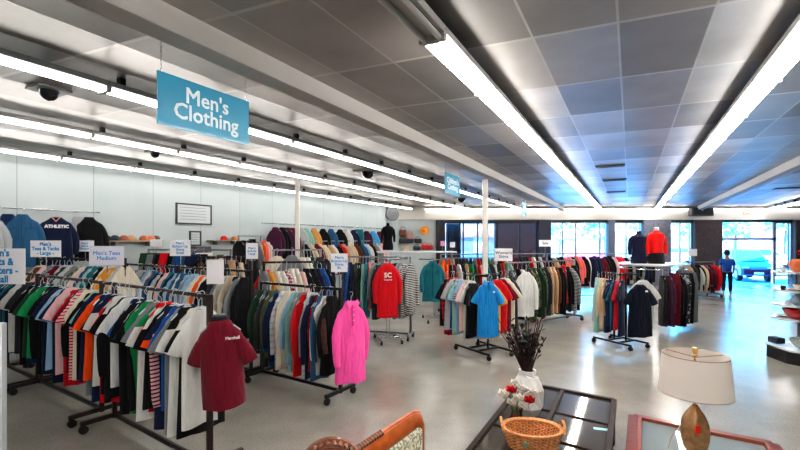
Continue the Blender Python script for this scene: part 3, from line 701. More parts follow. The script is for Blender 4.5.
# blue polo
p = PY(488, 7.5, HY(280, 7.5) + .09)
g = hero('sky tee', p, 0.0, .96, .19, .055, 'bright blue polo shirt facing out on the four-way rack', 0)
m_ = cloth('1f86c9'); g.material_slots[0].material = m_
MB().box((0, -.06, -.2), (.03, .012, .16)).build('placket', cloth('1b6fb0'), g)
cl = MB()
for s in (-1, 1): cl.add([(0.0, -.058, -.16), (s * .07, -.04, -.085), (s * .10, -.055, -.14), (s * .05, -.068, -.19)], [(0, 1, 2, 3)])
cl.build('collar', cloth('2a95da'), g)
MB().lathe([(.018, 0), (.018, .003)], 8, M=Matrix.Translation((.09, -.07, -.29)) @ Matrix.Rotation(PI / 2, 4, 'X')).build('badge', mat('print_white', 'dcdcdc', .7), g)
# white long sleeve
p = PY(526, 9.5, HY(271, 9.5) + .10)
g = hero('white long', p, 0.05, .98, .2, .05, 'white long-sleeved top facing out behind the blue polo rack', 2)
# navy tee on the right four-way
p = PY(640, 8.3, HY(283, 8.3) + .09)
g = hero('navy tee', p, 0.0, 1.0, .22, .07, 'large navy t-shirt facing out on the right four-way rack', 0)
g.material_slots[0].material = cloth('101729')
MB().box((.08, -.085, -.24), (.05, .006, .035)).build('price_tag', CARD, g)

# ---- racks in the middle
G_F = 'four-way racks'
z_rack(PY(346, 9.5), PY(412, 9.1), HY(257, 9.3), 'chrome rack behind the red sweatshirt', G_R, GREYM, foot=.5)
row(['navy tee', 'blue long', 'navy long', 'charcoal long', 'dark green long', 'black tee', 'mint long', 'teal tee', 'salmon long'], PY(343, 9.3), PY(371, 9.0), HY(257, 9.2), 1.05, "arm left of the red sweatshirt", 'clothes beside the red sweatshirt', sw=.2, th=.045, start='left end', tilt=.55)
row(['grey long', 'charcoal long'], PY(372, 8.95), PY(380, 8.8), HY(257, 9.0), 1.05, "arm by the red sweatshirt", 'clothes beside the red sweatshirt', sw=.2, th=.05, start='left end', tilt=.3)
row(['navy long', 'black jacket', 'grey long', 'light grey long', 'black/hstripe/white long', 'navy/hstripe/white long', 'black/hstripe/white long'], PY(392, 9.0), PY(412, 8.9), HY(257, 9.0), 1.05, "arm right of red sweatshirt", 'clothes beside the red sweatshirt', sw=.2, th=.045, start='left end', tilt=-.35)
t = four_way(PY(388, 8.95), 0.25, HY(259, 8.95), 'chrome four-way stand under the red sweatshirt', G_F, CHROME, s=.42)
t = four_way(PY(435, 11.2), 0.1, HY(259, 11.2), 'chrome four-way stand under the teal denim shirt', G_F, CHROME, s=.5)
t = four_way(PY(483, 8.0), .55, HY(274, 8.0), 'black four-way stand under the bright blue polo', G_F, BLACKM, s=.55)
row(['black tee', 'black tee', 'white tee', 'beige tee', 'pale pink tee', 'light blue tee', 'black/hstripe/white tee', 'mint tee', 'blue tee', 'light grey tee', 'red/plaid/navy collared', 'red/plaid/navy collared', 'black tee'], Vector((1.40, 7.85, 0)), Vector((.93, 8.45, 0)), HY(274, 8.1), .98, "blue polo's rack left arm", 'clothes on the blue polo rack', sw=.2, th=.04)
for i, (px, Y, s_, rz_, dz) in enumerate(((490.5, 7.75, 'mustard tee', 0.05, -.03), (497, 7.95, 'red tee', -.15, .02), (501, 8.1, 'maroon tee', -.25, .02), (505, 8.3, 'cream tee', -.4, .02), (508, 8.5, 'charcoal tee', -.5, .02))):
    pp = PY(px, Y, HY(274, 8.0) + dz); garment(s_, tuple(pp), rz_, .98, .2, .05, group='clothes on the blue polo rack', ctx='behind the bright blue polo, %s back' % nth(i))
t = four_way(PY(620, 8.6), .45, HY(273, 8.6), 'black four-way stand under the large navy tee', G_F, BLACKM, s=.5)
row(['navy tee', 'red/vstripe/maroon tee', 'navy tee', 'teal tee', 'dark blue tee', 'navy tee', 'tan collared', 'beige collared', 'mint collared', 'light grey collared'], PY(623, 8.35), PY(596, 8.8), HY(274, 8.5), .98, "navy tee stand's left arm", 'clothes on the navy tee stand', sw=.2, th=.045, tilt=.2)
garment('white tee', tuple(PY(643, 8.7, HY(275, 8.5))), -.2, 1.0, .22, .06, 'white t-shirt peeping out behind the large navy tee', 'clothes on the navy tee stand')
# rack behind the white long-sleeved top
q0, q1 = PY(507, 9.9), PY(575, 11.4)
z_rack(q0, q1, HY(262, 10.4), 'steel rack with green and tan coats by the white top', G_R, GREYM, foot=.5)
row(['charcoal/camo/grey long', 'charcoal long', 'black jacket', 'white long', 'black long', 'olive/camo/charcoal jacket', 'dark green/camo/olive jacket', 'dark green jacket', 'olive/camo/black jacket', 'charcoal jacket', 'tan jacket', 'tan jacket', 'brown jacket', 'black jacket', 'red skirt', 'black jacket', 'charcoal/hstripe/white long', 'black jacket'], q0, q1, HY(264, 10.4), 1.15, "coat rack by white top", 'coats right of the white top', sw=.22, th=.05, start='left end', tilt=-.3)
# back row along the windows
k0, k1 = PY(440, 14.6), PY(545, 15.4); k2 = PY(648, 15.6); HK = HY(254, 15)
z_rack(k0, k1, HK, 'long steel rack before the dark shop windows', G_R, GREYM, foot=.5)
z_rack(k1 + Vector((.05, 0, 0)), k2, HK, 'long steel rack before the bright shop windows', G_R, GREYM, foot=.5)
pool = ['black jacket', 'charcoal long', 'white long', 'navy long', 'tan long', 'black trousers', 'red long', 'black long', 'grey long', 'beige long', 'maroon long', 'navy jacket', 'cream long', 'plum long']
s1 = ['orange tee', 'bright orange tee', 'orange long'] + [R.choice(pool) for _ in range(27)]; s1[12] = 'red long'; s1[13] = 'green long'; s1[17] = 'red tee'
row(s1, k0, k1, HK, 1.0, "long rack before dark windows", 'clothes before the dark shop windows', sw=.22, th=.045, hanger=False, start='left end')
s2 = ['black jacket', 'tan long', 'black long', 'black jacket', 'salmon long', 'salmon long', 'black long', 'salmon jacket', 'salmon jacket', 'black jacket', 'white long', 'navy long', 'navy jacket', 'navy long', 'maroon long', 'black long', 'black jacket', 'pale pink long', 'red long', 'red long', 'black long', 'light grey long', 'navy long', 'black long', 'grey long', 'navy jacket', 'black jacket']
row(s2, k1 + Vector((.1, 0, 0)), k2, HK, 1.0, "long rack before bright windows", 'clothes before the bright shop windows', sw=.22, th=.05, hanger=False, start='left end', tilt=.4)
# mid racks between, low pile of colours behind blue polo
m0, m1 = PY(440, 12.4), PY(512, 12.9)
z_rack(m0, m1, HY(258, 12.6), 'steel rack between the blue polo and the dark windows', G_R, GREYM, foot=.5)
row(['orange jacket', 'bright orange long', 'black long', 'maroon long', 'white long', 'black long', 'tan long', 'green long', 'brown long', 'red long', 'white long', 'teal long', 'charcoal long', 'white long', 'black long', 'red long', 'green long', 'mint long'], m0, m1, HY(260, 12.6), .9, "rack behind the blue polo", 'clothes behind the blue polo stand', sw=.2, th=.045, start='left end', hanger=False)
# round rack with white top carrying two torso forms
pc = PY(653, 10.6); hr = HY(268, 10.6)
t = thing('round_rack', 'round chrome rack with white top under the two torso forms', 'clothes rack', (pc.x, pc.y, 0), 0)
MB().lathe([(.75, 0), (.77, .01), (.77, .03), (.75, .04)], 36, c=(0, 0, hr + .08)).build('top_plate', mat('laminate_white', 'd9dde6', .25), t)
rg = MB(); rg.tube([(math.cos(a * PI / 16) * .72, math.sin(a * PI / 16) * .72, hr) for a in range(33)], .014, 6, cap=False); rg.build('ring', CHROME, t)
for a in range(4):
    ca, sa = math.cos(a * PI / 2 + .5), math.sin(a * PI / 2 + .5)
    MB().tube([(ca * .72, sa * .72, .04), (ca * .72, sa * .72, hr + .08)], .014, 8).build('leg', CHROME, t)
sp = ['black long', 'plum long', 'maroon trousers', 'black long', 'charcoal/camo/light grey trousers', 'black trousers', 'grey trousers', 'grey trousers', 'charcoal trousers', 'black/hstripe/white skirt', 'grey trousers', 'charcoal trousers']
for i, s_ in enumerate(sp):
    a = math.radians(-105 + i * 9.5)
    garment(s_, (pc.x + math.cos(a) * .72, pc.y + math.sin(a) * .72, hr), a + R.uniform(-.1, .1), 1.15, .2, .045, group='clothes on the round rack', ctx='on the round rack, %s from its left side' % nth(i))
def torso(px, Y, py_top, py_bot, matt, label, scale=1.0, split=None, neckm=None, base_h=None, arms=True):
    zt_, zb = HY(py_top, Y), HY(py_bot, Y); hh = zt_ - zb; p = PY(px, Y)
    t = thing('torso_form', label, 'mannequin', (p.x, p.y, zb), 0.1)
    b = MB(); pr = [(.36, 0), (.37, .12), (.30, .36), (.29, .45), (.35, .62), (.40, .76), (.36, .84), (.14, .90), (.11, .93), (.11, 1.0)]
    b.lathe([(r * .5 * scale * .9, z * hh) for r, z in pr], 20, sy=.6)
    b.build('torso', matt, t)
    if neckm: MB().lathe([(.055, hh * .93), (.055, hh * 1.01), (.02, hh * 1.03)], 12).build('neck_cap', neckm, t)
    if arms:
        for s in (-1, 1): MB().tube([(s * .11 * scale, 0, .80 * hh), (s * .165 * scale, 0, .73 * hh), (s * .195 * scale, 0, .5 * hh), (s * .195 * scale, -.02, .30 * hh)], [.05 * scale, .05 * scale, .045 * scale, .035 * scale], 10).build('sleeve', matt, t)
    if split: MB().lathe([(.385 * .5 * scale * .9, 0), (.40 * .5 * scale * .9, .1 * hh), (.35 * .5 * scale * .9, split * hh)], 20, sy=.64).build('skirt', cloth(C['black']), t)
    MB().tube([(0, 0, hr + .12 - zb if base_h is None else base_h - zb), (0, 0, .05)], .012, 8).build('stand_pole', CHROME, t)
    return t
torso(639, 10.5, 231, 265, cloth('161a35'), 'black torso form in a dark top on the round rack', 1.25)
torso(656.5, 10.4, 228, 265, cloth('f01818'), 'torso form in a red top and black skirt on the round rack', 1.15, split=.33, neckm=mat('form_white', 'd8d8dc', .4))
torso(388, 12.6, 223, 250, cloth('0b0b12'), 'black torso form in black on a white stand near the clock', .95, base_h=HY(251, 12.6) + .0)
p = PY(416, 12.7)
t = thing('display_stand', 'long white display table under the black torso form by the clock', 'table', (p.x, p.y, 0), .1)
zz = HY(251, 12.6)
MB().box((0, 0, zz - .03), (2.3, .8, .04), ch=.01).build('table_top', mat('laminate_white', 'd9dde6', .25), t)
for sx in (-1, 1):
    for sy in (-1, 1): MB().box((sx * 1.0, sy * .35, zz / 2 - .02), (.05, .05, zz - .05)).build('leg', GREYM, t)
# rack near the door
j0, j1 = PY(683, 15.6), PY(715, 16.0)
z_rack(j0, j1, HY(262, 15.8), 'steel rack beside the entrance left of the man', G_R, GREYM, foot=.6)
row(['tan long', 'tan jacket', 'black long', 'charcoal jacket', 'black trousers', 'white long', 'black long', 'beige long', 'maroon long', 'light grey long', 'plum long', 'black long', 'red long', 'red long'], j0, j1, HY(262, 15.8), .95, "entrance rack", 'clothes on the rack beside the entrance', sw=.22, th=.05, hanger=False, start='left end', tilt=.3)

# ---------------------------------------------------------------- rack signs
def rack_sign(px0, px1, py0, py1, Y, body, label, size=None, stem_to=None, rz=0.0, m=CARD, tm=TEAL, bold=.002, xoff=0, tilt=0):
    zt_, zb = HY(py0, Y), HY(py1, Y); xc = ((px0 + px1) / 2 - 400) / F * Y; wd = (px1 - px0) / F * Y
    t = thing('rack_sign', label, 'sign', (xc, Y, zb), rz)
    MB().box((0, 0, (zt_ - zb) / 2), (wd, .006, zt_ - zb)).build('card', m, t)
    if body: text('lettering', body, size, tm, t, (xoff, -.006, (zt_ - zb) / 2), bold=bold, spacing=.9)
    if stem_to is not None: MB().tube([(0, .012, .02), (0, .012, stem_to - zb)], .008, 8).build('stem', CHROME, t)
    return t
rack_sign(-36, 27.5, 248.5, 284, 5.55, "Men's\nShirts &\nSweaters -\nSmall", "large white card with teal lettering cut by the left edge", .125, HA, -.08, bold=.004, xoff=.05)
rack_sign(30.5, 61, 240.5, 257, 6.3, "Men's\nTees & Tanks\n- Large -", "white card reading Men's Tees & Tanks Large", .073, 1.6, 0, bold=.002)
rack_sign(76, 94, 240.5, 251.5, 7.9, "Men's\nShirts\nMedium", "small pale card right of the tees and tanks card", .055, 1.7, bold=.001)
rack_sign(90.5, 123, 246, 265.5, 6.5, "Men's Tees\nMedium", "white plastic-covered card catching glare above the front rack", .085, 1.6, .12, mat('glare_card', 'e8e4f2', .08, coat=1.0), bold=.001)
rack_sign(150, 162, 239.5, 246.5, 9.0, None, "blank white card below the wall shelf", None, 1.8)
rack_sign(170, 190.5, 240, 256, 7.3, "Men's\nButton Up\nShirts\nSmall", "pale blue-lettered card left of the small framed notice", .062, 1.6, bold=.001)
rack_sign(207, 223.5, 259.5, 284, 6.2, None, "tall blank white paper pinned over the second row rack", None, 1.62, .1)
rack_sign(246, 258, 243, 259, 7.6, "Men's\nJackets\nLarge", "white card right of the blank paper, near the dark jackets", .055, 1.4, bold=.001)
rack_sign(331, 347.5, 253.5, 272, 6.2, "Men's\nButton-Up\nShirts\nXL", "white card on a stem just above the pink shirt's rack", .055, 1.4, bold=.001)
rack_sign(494.5, 512.5, 248.5, 261, 12.3, "Women's\nShirts", "white card above the rack behind the blue polo", .12, 1.5, m=CARD, tm=mat('grey_lettering', '5d6670', .6), bold=.002)
rack_sign(539, 551.5, 240, 246.5, 15.0, "Sale", "small white card before the navy pillar", .13, 1.6, tm=mat('grey_lettering', '5d6670', .6))
rack_sign(688, 697, 249, 256, 15.4, None, "small white card above the entrance rack", None, 1.3)
rack_sign(440.5, 445, 241, 246, 17.5, None, "pink card at the dark shop window", None, 1.5, m=mat('pink_card', 'f0a6cc', .5))
rack_sign(450, 455, 242, 247.5, 17.5, None, "white card next to the pink card at the window", None, 1.5)

# ---------------------------------------------------------------- things on the left wall
def on_wall(px, off): p = wallp(px, off); return p
def wall_frame(px, py0, py1, wd, label, body=True):
    p = wallp(px, .02); zt_, zb = HY(py0, p.y), HY(py1, p.y); hh = zt_ - zb
    t = thing('wall_frame', label, 'picture frame', (p.x, p.y, (zt_ + zb) / 2), ang(U))
    b = MB(); w_ = .035
    for s in (-1, 1): b.box((0, 0, s * (hh / 2 - w_ / 2)), (wd, .03, w_)); b.box((s * (wd / 2 - w_ / 2), 0, 0), (w_, .03, hh))
    b.build('frame', mat('frame_dark', '2f3034', .4), t)
    MB().box((0, .004, 0), (wd - .04, .01, hh - .04)).build('sheet', mat('sheet', 'b9bfc1', .4), t)
    l = MB(); n = int(hh / .09)
    for k in range(n): l.box((R.uniform(-.03, 0) - .02, -.004, hh / 2 - .1 - k * (hh - .15) / max(1, n)), (wd * .72, .004, .012))
    l.build('print_lines', mat('print_grey', '7f868b', .6), t)
wall_frame(194.5, 204, 224.5, .98, 'large dark-framed notice high on the left wall')
wall_frame(195.3, 231, 246, .32, 'small dark-framed sheet below the large framed notice')
p = wallp(200, .25)
t = thing('counter_box', 'grey card box with a bright paper under the small framed sheet', 'box', (p.x, p.y, HY(262, p.y)), ang(U))
MB().box((0, 0, .2), (.42, .3, .36), ch=.01).build('body', mat('box_grey', '5e5a5e', .6), t); MB().box((0, -.16, .16), (.46, .01, .13)).build('paper', mat('paper_bright', 'f2e6e2', .4), t)
tag(t, t['label'], 'box')
for (pa, pb, pyy, lab) in ((102, 160, 240.5, 'pale wooden wall shelf carrying caps and shoes at left'), (210, 240, 240, 'pale wooden wall shelf carrying the red cap')):
    q0, q1 = wallp(pa, .14), wallp(pb, .14); z = HY(pyy, (q0.y + q1.y) / 2)
    t = thing('wall_shelf', lab, 'shelf', (q0.x, q0.y, z), ang(U)); ln = (q1 - q0).length
    MB().box((ln / 2, 0, -.012), (ln, .27, .025)).build('board', mat('shelf_wood', 'b39c82', .5, noise=.15), t)
    for x in (ln * .2, ln * .8): MB().box((x, .05, -.07), (.02, .16, .1)).build('bracket', GREYM, t)
def cap(p, z, col, label, rz, name='cap', s=1.0):
    t = thing(name, label, 'hat', (p.x, p.y, z), rz, 'hats on the wall shelves')
    MB().lathe([(.095 * s, 0), (.095 * s, .03 * s), (.08 * s, .08 * s), (.045 * s, .11 * s), (.0001, .118 * s)], 16).build('crown', cloth(col), t)
    MB().prism([(math.cos(a * PI / 8) * .09 * s, -.06 * s - math.sin(a * PI / 8) * .1 * s) for a in range(9)], 0.004, .012).build('brim', cloth(col), t)
for i, (px, col, lab) in enumerate(((106, '23252c', 'dark cap at the left end of the left wall shelf'), (115, '39414d', 'grey cap second on the left wall shelf'), (124, 'a8694b', 'rust brown cap third on the left wall shelf'), (131, 'c79c7b', 'tan cap fourth on the left wall shelf'),
                                    (144, 'b96a4a', 'rusty orange cap fifth on the left wall shelf'), (151, 'cb7f58', 'light rust cap sixth on the left wall shelf'), (156, '6a5a4f', 'brown cap at the right end of the left wall shelf'), (224, 'd32a22', 'red cap on the right wall shelf'), (235, 'b67e4e', 'tan cap right of the red cap'))):
    p = wallp(px, .14); z = HY(240.5 if px < 200 else 240, wallp(131 if px < 200 else 225, .14).y); cap(p, z, col, lab, ang(U) + .2, s=.95)
# clock-like round ornament on the wall
p = wallp(392.5, .03); p = PY(392.5, 19.0)
t = thing('round_wall_clock', 'round black-rimmed wall clock near the far corner', 'clock', (p.x, p.y, HY(214, 19.0)), .45)
Mx = Matrix.Rotation(PI / 2, 4, 'X')
MB().lathe([(.24, .0), (.31, .0), (.31, .05), (.24, .05)], 28, M=Mx).build('rim', mat('clock_rim', '3c4045', .3), t)
MB().lathe([(.25, .0), (.25, .02)], 28, M=Mx).build('dial', mat('clock_dial', 'cfd4d6', .4), t)
h_ = MB(); h_.box((.05, -.04, .05), (.3, .01, .05), M=Matrix.Rotation(-.6, 4, 'Y')); h_.box((-.03, -.04, .1), (.04, .01, .2)); h_.build('hand', mat('clock_rim', '3c4045', .3), t)
# bags and hats on the short wall beside the window
def wall_bag(px, py0, py1, col, label, kind='bag'):
    Y = D - .12; z0, z1 = HY(py1, Y), HY(py0, Y); p = PY(px, Y); w_ = .34
    if kind == 'bag':
        t = thing('handbag', label, 'handbag', (p.x, p.y, z0), 0, 'bags on the wall beside the windows'); hh = (z1 - z0) * .62
        MB().box((0, 0, hh / 2), (w_, .14, hh), ch=.04).build('pouch', mat('bag_' + col, col, .5), t)
        MB().tube([(math.cos(a * PI / 8) * .1, 0, hh - .02 + math.sin(a * PI / 8) * (z1 - z0 - hh)) for a in range(9)], .012, 6).build('strap', mat('bag_' + col, col, .5), t)
    else:
        t = thing('sun_hat', label, 'hat', (p.x, p.y, (z0 + z1) / 2), 0, 'hats on the wall beside the windows'); r_ = (z1 - z0) / 2
        MB().lathe([(r_, 0), (r_, .015), (r_ * .5, .03)], 20, M=Mx).build('brim', mat('hat_' + col, col, .7), t)
        MB().lathe([(r_ * .52, 0.02), (r_ * .45, .1), (r_ * .2, .13), (.0001, .135)], 20, M=Mx).build('crown', mat('hat_' + col, col, .7), t)
for a in ((403, 226, 236, '7b3f30', 'brown handbag on the wall right of the torso form', 'bag'), (410, 230, 239, 'b98b84', 'dusty pink handbag beside the brown one', 'bag'), (424.5, 226, 235, 'e89a35', 'orange sun hat on the wall beside the windows', 'hat'),
          (403, 236, 243, '23262b', 'black handbag below the brown handbag', 'bag'), (410, 237, 243, '2d3542', 'dark blue handbag below the pink one', 'bag'), (418, 236, 243, '191a1e', 'black handbag left of the orange hat', 'bag'), (425, 242, 249.5, 'd2161c', 'red handbag lower right on the wall', 'bag'), (429.5, 242.5, 249.5, 'b9101a', 'dark red handbag right of the red handbag', 'bag'), (417, 244, 250, '2b2b31', 'small black handbag left of the red handbag', 'bag'), (406, 243, 252, 'd2b99b', 'beige handbag below the black handbag', 'bag')):
    wall_bag(*a)

# speaker box and red notice on the soffit
p = PY(701, D - .45)
t = thing('wall_speaker', 'grey loudspeaker box mounted on the soffit above the entrance rack', 'loudspeaker', (p.x, p.y, HY(212, D - .4)), 0)
MB().box((0, 0, 0), (1.0, .3, .38), ch=.03).build('cabinet', mat('speaker_grey', '4d5054', .5), t); MB().box((0, -.155, 0), (.86, .01, .28)).build('grille', mat('speaker_grille', '2c2e31', .8), t)
MB().lathe([(.03, 0), (.03, .01)], 10, M=Matrix.Translation((-.05, -.16, .08)) @ Mx).build('badge', WHITE, t)
p = PY(748, D - .22)
t = thing('notice_sign', 'small pink-red lettered notice on the soffit over the entrance', 'sign', (p.x, p.y, HY(212, D - .22)), 0)
MB().box((0, 0, 0), (.36, .01, .36)).build('board', mat('notice_board', 'e8d3c9', .5), t); text('lettering', "EXIT\nONLY", .17, mat('notice_red', 'e0806c', .5), t, (0, -.008, 0), bold=.008)

# ---------------------------------------------------------------- foreground furniture
# black glass-topped coffee table
T0, T1, T2, T3 = P(520, 380, .45), P(618, 399, .45), P(614.5, 452, .45), P(464, 450, .45)
T2 = T1 + (T3 - T0) * .97; T3 = T3
uu = (T1 - T0); vv = (T3 - T0)
T0 = T0 + uu.normalized() * .035 + vv.normalized() * .035; uu = uu * (1 - .07 / uu.length); vv = vv * (1 - .035 / vv.length)
def Tp(a, b): return T0 + uu * a + vv * b
DW = mat('espresso_wood', '2c1d15', .55, noise=.3, nscale=20, spec=.25)
t = thing('coffee_table', 'dark wood coffee table with inset glass panes under the vase and basket', 'table', (0, 0, 0))
def quadbar(mb, p, q, w_, z0, z1):
    d = (q - p); d.z = 0; ln = d.length; mb.box((p.x + d.x / 2, p.y + d.y / 2, (z0 + z1) / 2), (ln, w_, z1 - z0), rz=ang(d), ch=.004)
fr = MB()
for a, b in (((0, 0), (1, 0)), ((1, 0), (1, 1)), ((1, 1), (0, 1)), ((0, 1), (0, 0))): quadbar(fr, Tp(*a), Tp(*b), .05, .405, .455)
quadbar(fr, Tp(.47, 0), Tp(.47, 1), .04, .41, .452)
for b in (.36, .68): quadbar(fr, Tp(0, b), Tp(1, b), .018, .41, .448)
fr.build('frame', DW, t)
def table_glass():
    m, nt, b = newmat('smoked_glass'); b.inputs['Base Color'].default_value = lin('59534c'); b.inputs['Roughness'].default_value = .06; b.inputs['Specular IOR Level'].default_value = .8; b.inputs['Alpha'].default_value = .82
    return m
TG = table_glass()
for i, (a0_, a1__) in enumerate(((.02, .46), (.48, .98))):
    for (b0_, b1_) in ((.02, .35), (.37, .67), (.69, .98)):
        q = [Tp(a0_, b0_), Tp(a1__, b0_), Tp(a1__, b1_), Tp(a0_, b1_)]
        MB().prism([(k.x, k.y) for k in q], .428, .436).build('glass_pane', TG, t, smooth=False)
lowm = MB().prism([(Tp(a, b).x, Tp(a, b).y) for a, b in ((.05, .05), (.95, .05), (.95, .95), (.05, .95))], .12, .14); lowm.build('lower_shelf', DW, t, smooth=False)
for a in (.03, .97):
    for b in (.03, .97): q = Tp(a, b); MB().box((q.x, q.y, .205), (.07, .07, .41), rz=ang(uu), ch=.005).build('leg', DW, t)
q = P(601, 427, .46); o = MB().box((0, 0, .002), (.12, .05, .002)).build('price_tag', mat('tag_blue', '9fd6e6', .5), t); o.location = (q.x, q.y, .44); o.rotation_euler[2] = -.3
# white faceted vase
vp = P(528, 414, .457); vp = PY(527.5, 4.05)
t = thing('faceted_vase', 'white faceted ceramic vase holding tall dried stems', 'vase', (vp.x, vp.y, .457), .3)
vw = mat('vase_white', 'f4f1ee', .55)
n = 8; vb = MB()
def poly_ring(r, z, off=0): return [(math.cos(2 * PI * (k + off) / n) * r, math.sin(2 * PI * (k + off) / n) * r, z) for k in range(n)]
rings = [poly_ring(.085, 0), poly_ring(.145, .09, .5), poly_ring(.15, .25, 0), poly_ring(.10, .36, .5), poly_ring(.08, .385, 0), poly_ring(.082, .42, 0), poly_ring(.065, .42, 0), poly_ring(.06, .33, 0)]
vs = [v for q in rings for v in q]; fs = [tuple(reversed(range(n))), tuple(range(7 * n, 8 * n))]
for i in range(7):
    for k in range(n):
        j = (k + 1) % n; a, b, c_, d_ = i * n + k, i * n + j, i * n + n + j, i * n + n + k; fs += [(a, b, d_), (b, c_, d_)]
vb.add(vs, fs); vb.build('body', vw, t, smooth=False)
t2 = thing('dried_bouquet', 'tall bouquet of dark dried stems and leaves in the white vase', 'bouquet', (vp.x, vp.y, .82), 0)
stm = [mat('stem_brown', '3d2a27', .8), mat('stem_green', '35433c', .8), mat('stem_plum', '4b2f38', .8)]
rb = random.Random(5)
for i in range(48):
    a = rb.uniform(0, 2 * PI); sp_ = rb.uniform(0.02, .17) if i % 3 else rb.uniform(.12, .27); hh = rb.uniform(.3, .56); 
    tip = Vector((math.cos(a) * sp_ * 1.1, math.sin(a) * sp_, hh)); pts = [(math.cos(a) * .03, math.sin(a) * .03, -.2), (math.cos(a) * .035, math.sin(a) * .035, .02), tuple(tip * .55 + Vector((0, 0, .03))), tuple(tip)]
    b = MB().tube(pts, [.006, .006, .005, .003], 5)
    for k in range(rb.randrange(5, 11)):
        f_ = rb.uniform(.35, 1.0); q = Vector(pts[1]).lerp(tip, f_); dd = Vector((rb.uniform(-1, 1), rb.uniform(-1, 1), rb.uniform(.1, 1.2))).normalized(); s_ = Vector((-dd.y, dd.x, 0)); s_ = s_.normalized() if s_.length > .01 else Vector((1, 0, 0)); l_ = rb.uniform(.04, .085)
        b.add([q, q + dd * l_ * .5 + s_ * l_ * .25, q + dd * l_, q + dd * l_ * .5 - s_ * l_ * .25 + Vector((0, 0, .004))], [(0, 1, 2, 3)])
    b.build('stem', stm[i % 3], t2)
# small vase with red and white flowers
fp = PY(516.5, 3.72)
t = thing('bud_vase', 'small clear glass vase with amber base left of the basket', 'vase', (fp.x, fp.y, .457))
MB().lathe([(.05, 0), (.062, .02), (.065, .10), (.045, .15), (.055, .185), (.05, .185), (.04, .15), (.058, .10), (.05, .02), (.0001, .012)], 20).build('body', glass_mat('vase_glass', (.9, .82, .78, 1), .12), t)
MB().lathe([(.048, .012), (.056, .03), (.056, .09), (.0001, .095)], 20).build('filling', mat('amber_beads', 'c8502c', .3, noise=.4, nscale=60), t)
t = thing('silk_bouquet', 'small bouquet of red tulips and white flowers by the basket', 'bouquet', (fp.x, fp.y, .60))
rf = random.Random(3)
def bloom(parent, p, r_, m, name):
    b = MB()
    for ring, (k_, tilt_, sc_) in enumerate(((6, .9, 1.0), (5, .5, .8))):
        for k in range(k_):
            a = 2 * PI * k / k_ + ring; d_ = Vector((math.cos(a) * math.sin(tilt_), math.sin(a) * math.sin(tilt_), math.cos(tilt_))); s_ = Vector((-math.sin(a), math.cos(a), 0)); q = Vector(p)
            b.add([q, q + d_ * r_ * .6 * sc_ + s_ * r_ * .6, q + d_ * r_ * sc_ * 1.05 + Vector((0, 0, r_ * .3)), q + d_ * r_ * .6 * sc_ - s_ * r_ * .6], [(0, 1, 2, 3)])
    b.lathe([(.0001, 0), (r_ * .4, r_ * .3), (r_ * .3, r_ * .7), (.0001, r_ * .8)], 8, c=tuple(p)); b.build(name, m, parent)
redm, whm, lgm = mat('petal_red', 'd4121c', .6), mat('petal_white', 'fbf8f0', .6), mat('leaf_green', '5d7a4c', .6)
for (x, z, y, w_, r_) in ((-.09, .13, -.02, 0, .05), (-.04, .16, -.03, 1, .05), (.01, .17, 0, 0, .05), (.0, .11, -.06, 0, .05), (.05, .15, .03, 0, .045), (.075, .09, -.05, 1, .05), (.10, .14, .0, 0, .04), (-.045, .08, -.06, 0, .045), (.03, .06, -.06, 0, .045), (-.01, .21, .02, 0, .035)):
    x *= 1.3; z *= 1.15; r_ *= 1.25
    bloom(t, (x, y, z), r_, redm if w_ else whm, 'red_bloom' if w_ else 'white_bloom')
    MB().tube([(0, 0, 0.0), (x * .5, y * .5, z * .6), (x, y, z)], .003, 5).build('stem', lgm, t)
for k in range(9):
    a = rf.uniform(0, 2 * PI); q = Vector((math.cos(a) * .06, math.sin(a) * .05, rf.uniform(.06, .2))); d_ = Vector((math.cos(a), math.sin(a), .5)).normalized() * .07; s_ = Vector((-math.sin(a), math.cos(a), 0)) * .016
    MB().add([q, q + d_ * .5 + s_, q + d_, q + d_ * .5 - s_], [(0, 1, 2, 3)]).build('leaf', lgm, t)
# wicker basket
bp_ = PY(532, 3.42)
WK = mat('wicker', 'dd9c66', .6, noise=.3, nscale=40); WK2 = mat('wicker_dark', 'b87444', .65, noise=.3, nscale=40)
t = thing('wicker_basket', 'oval wicker basket with loop handles on the dark coffee table', 'basket', (bp_.x, bp_.y, .457), -.15); t.scale = (1.06, 1.16, .92)
def sup(a, rx, ry): return (math.cos(a) * rx, math.sin(a) * ry)
wv = MB(); nr = 11
for k in range(nr):
    z = .008 + k * .0135; g_ = 1 + .28 * (k / nr) ; pts = []
    for i in range(49):
        a = 2 * PI * i / 48; w_ = .006 * (1 if (i + k) % 2 else -1); x, y = sup(a, .168 * g_ + w_, .115 * g_ + w_); pts.append((x, y, z))
    wv.tube(pts, .0075, 5, cap=False)
wv.build('woven_side', WK, t)
st_ = MB()
for i in range(24):
    a = 2 * PI * i / 24; x0_, y0_ = sup(a, .166, .113); x1_, y1_ = sup(a, .212, .146); st_.tube([(x0_, y0_, 0), (x1_, y1_, .155)], .006, 5)
st_.build('stake', WK2, t)
rm = MB()
for dz, o_ in ((.155, 0), (.168, .004), (.162, -.01)):
    rm.tube([(sup(2 * PI * i / 48, .216 + o_, .149 + o_)[0], sup(2 * PI * i / 48, .216 + o_, .149 + o_)[1], dz) for i in range(49)], .009, 6, cap=False)
rm.build('rim', WK, t)
MB().lathe([(.0001, 0), (.165, 0), (.165, .01), (.0001, .01)], 32, sy=.69).build('bottom', WK2, t)
for s in (-1, 1):
    MB().tube([(s * .215 + s * .012 * math.sin(q * PI / 8), math.cos(q * PI / 8) * .07, .16 + math.sin(q * PI / 8) * .07) for q in range(9)], .0095, 6).build('handle', WK, t)
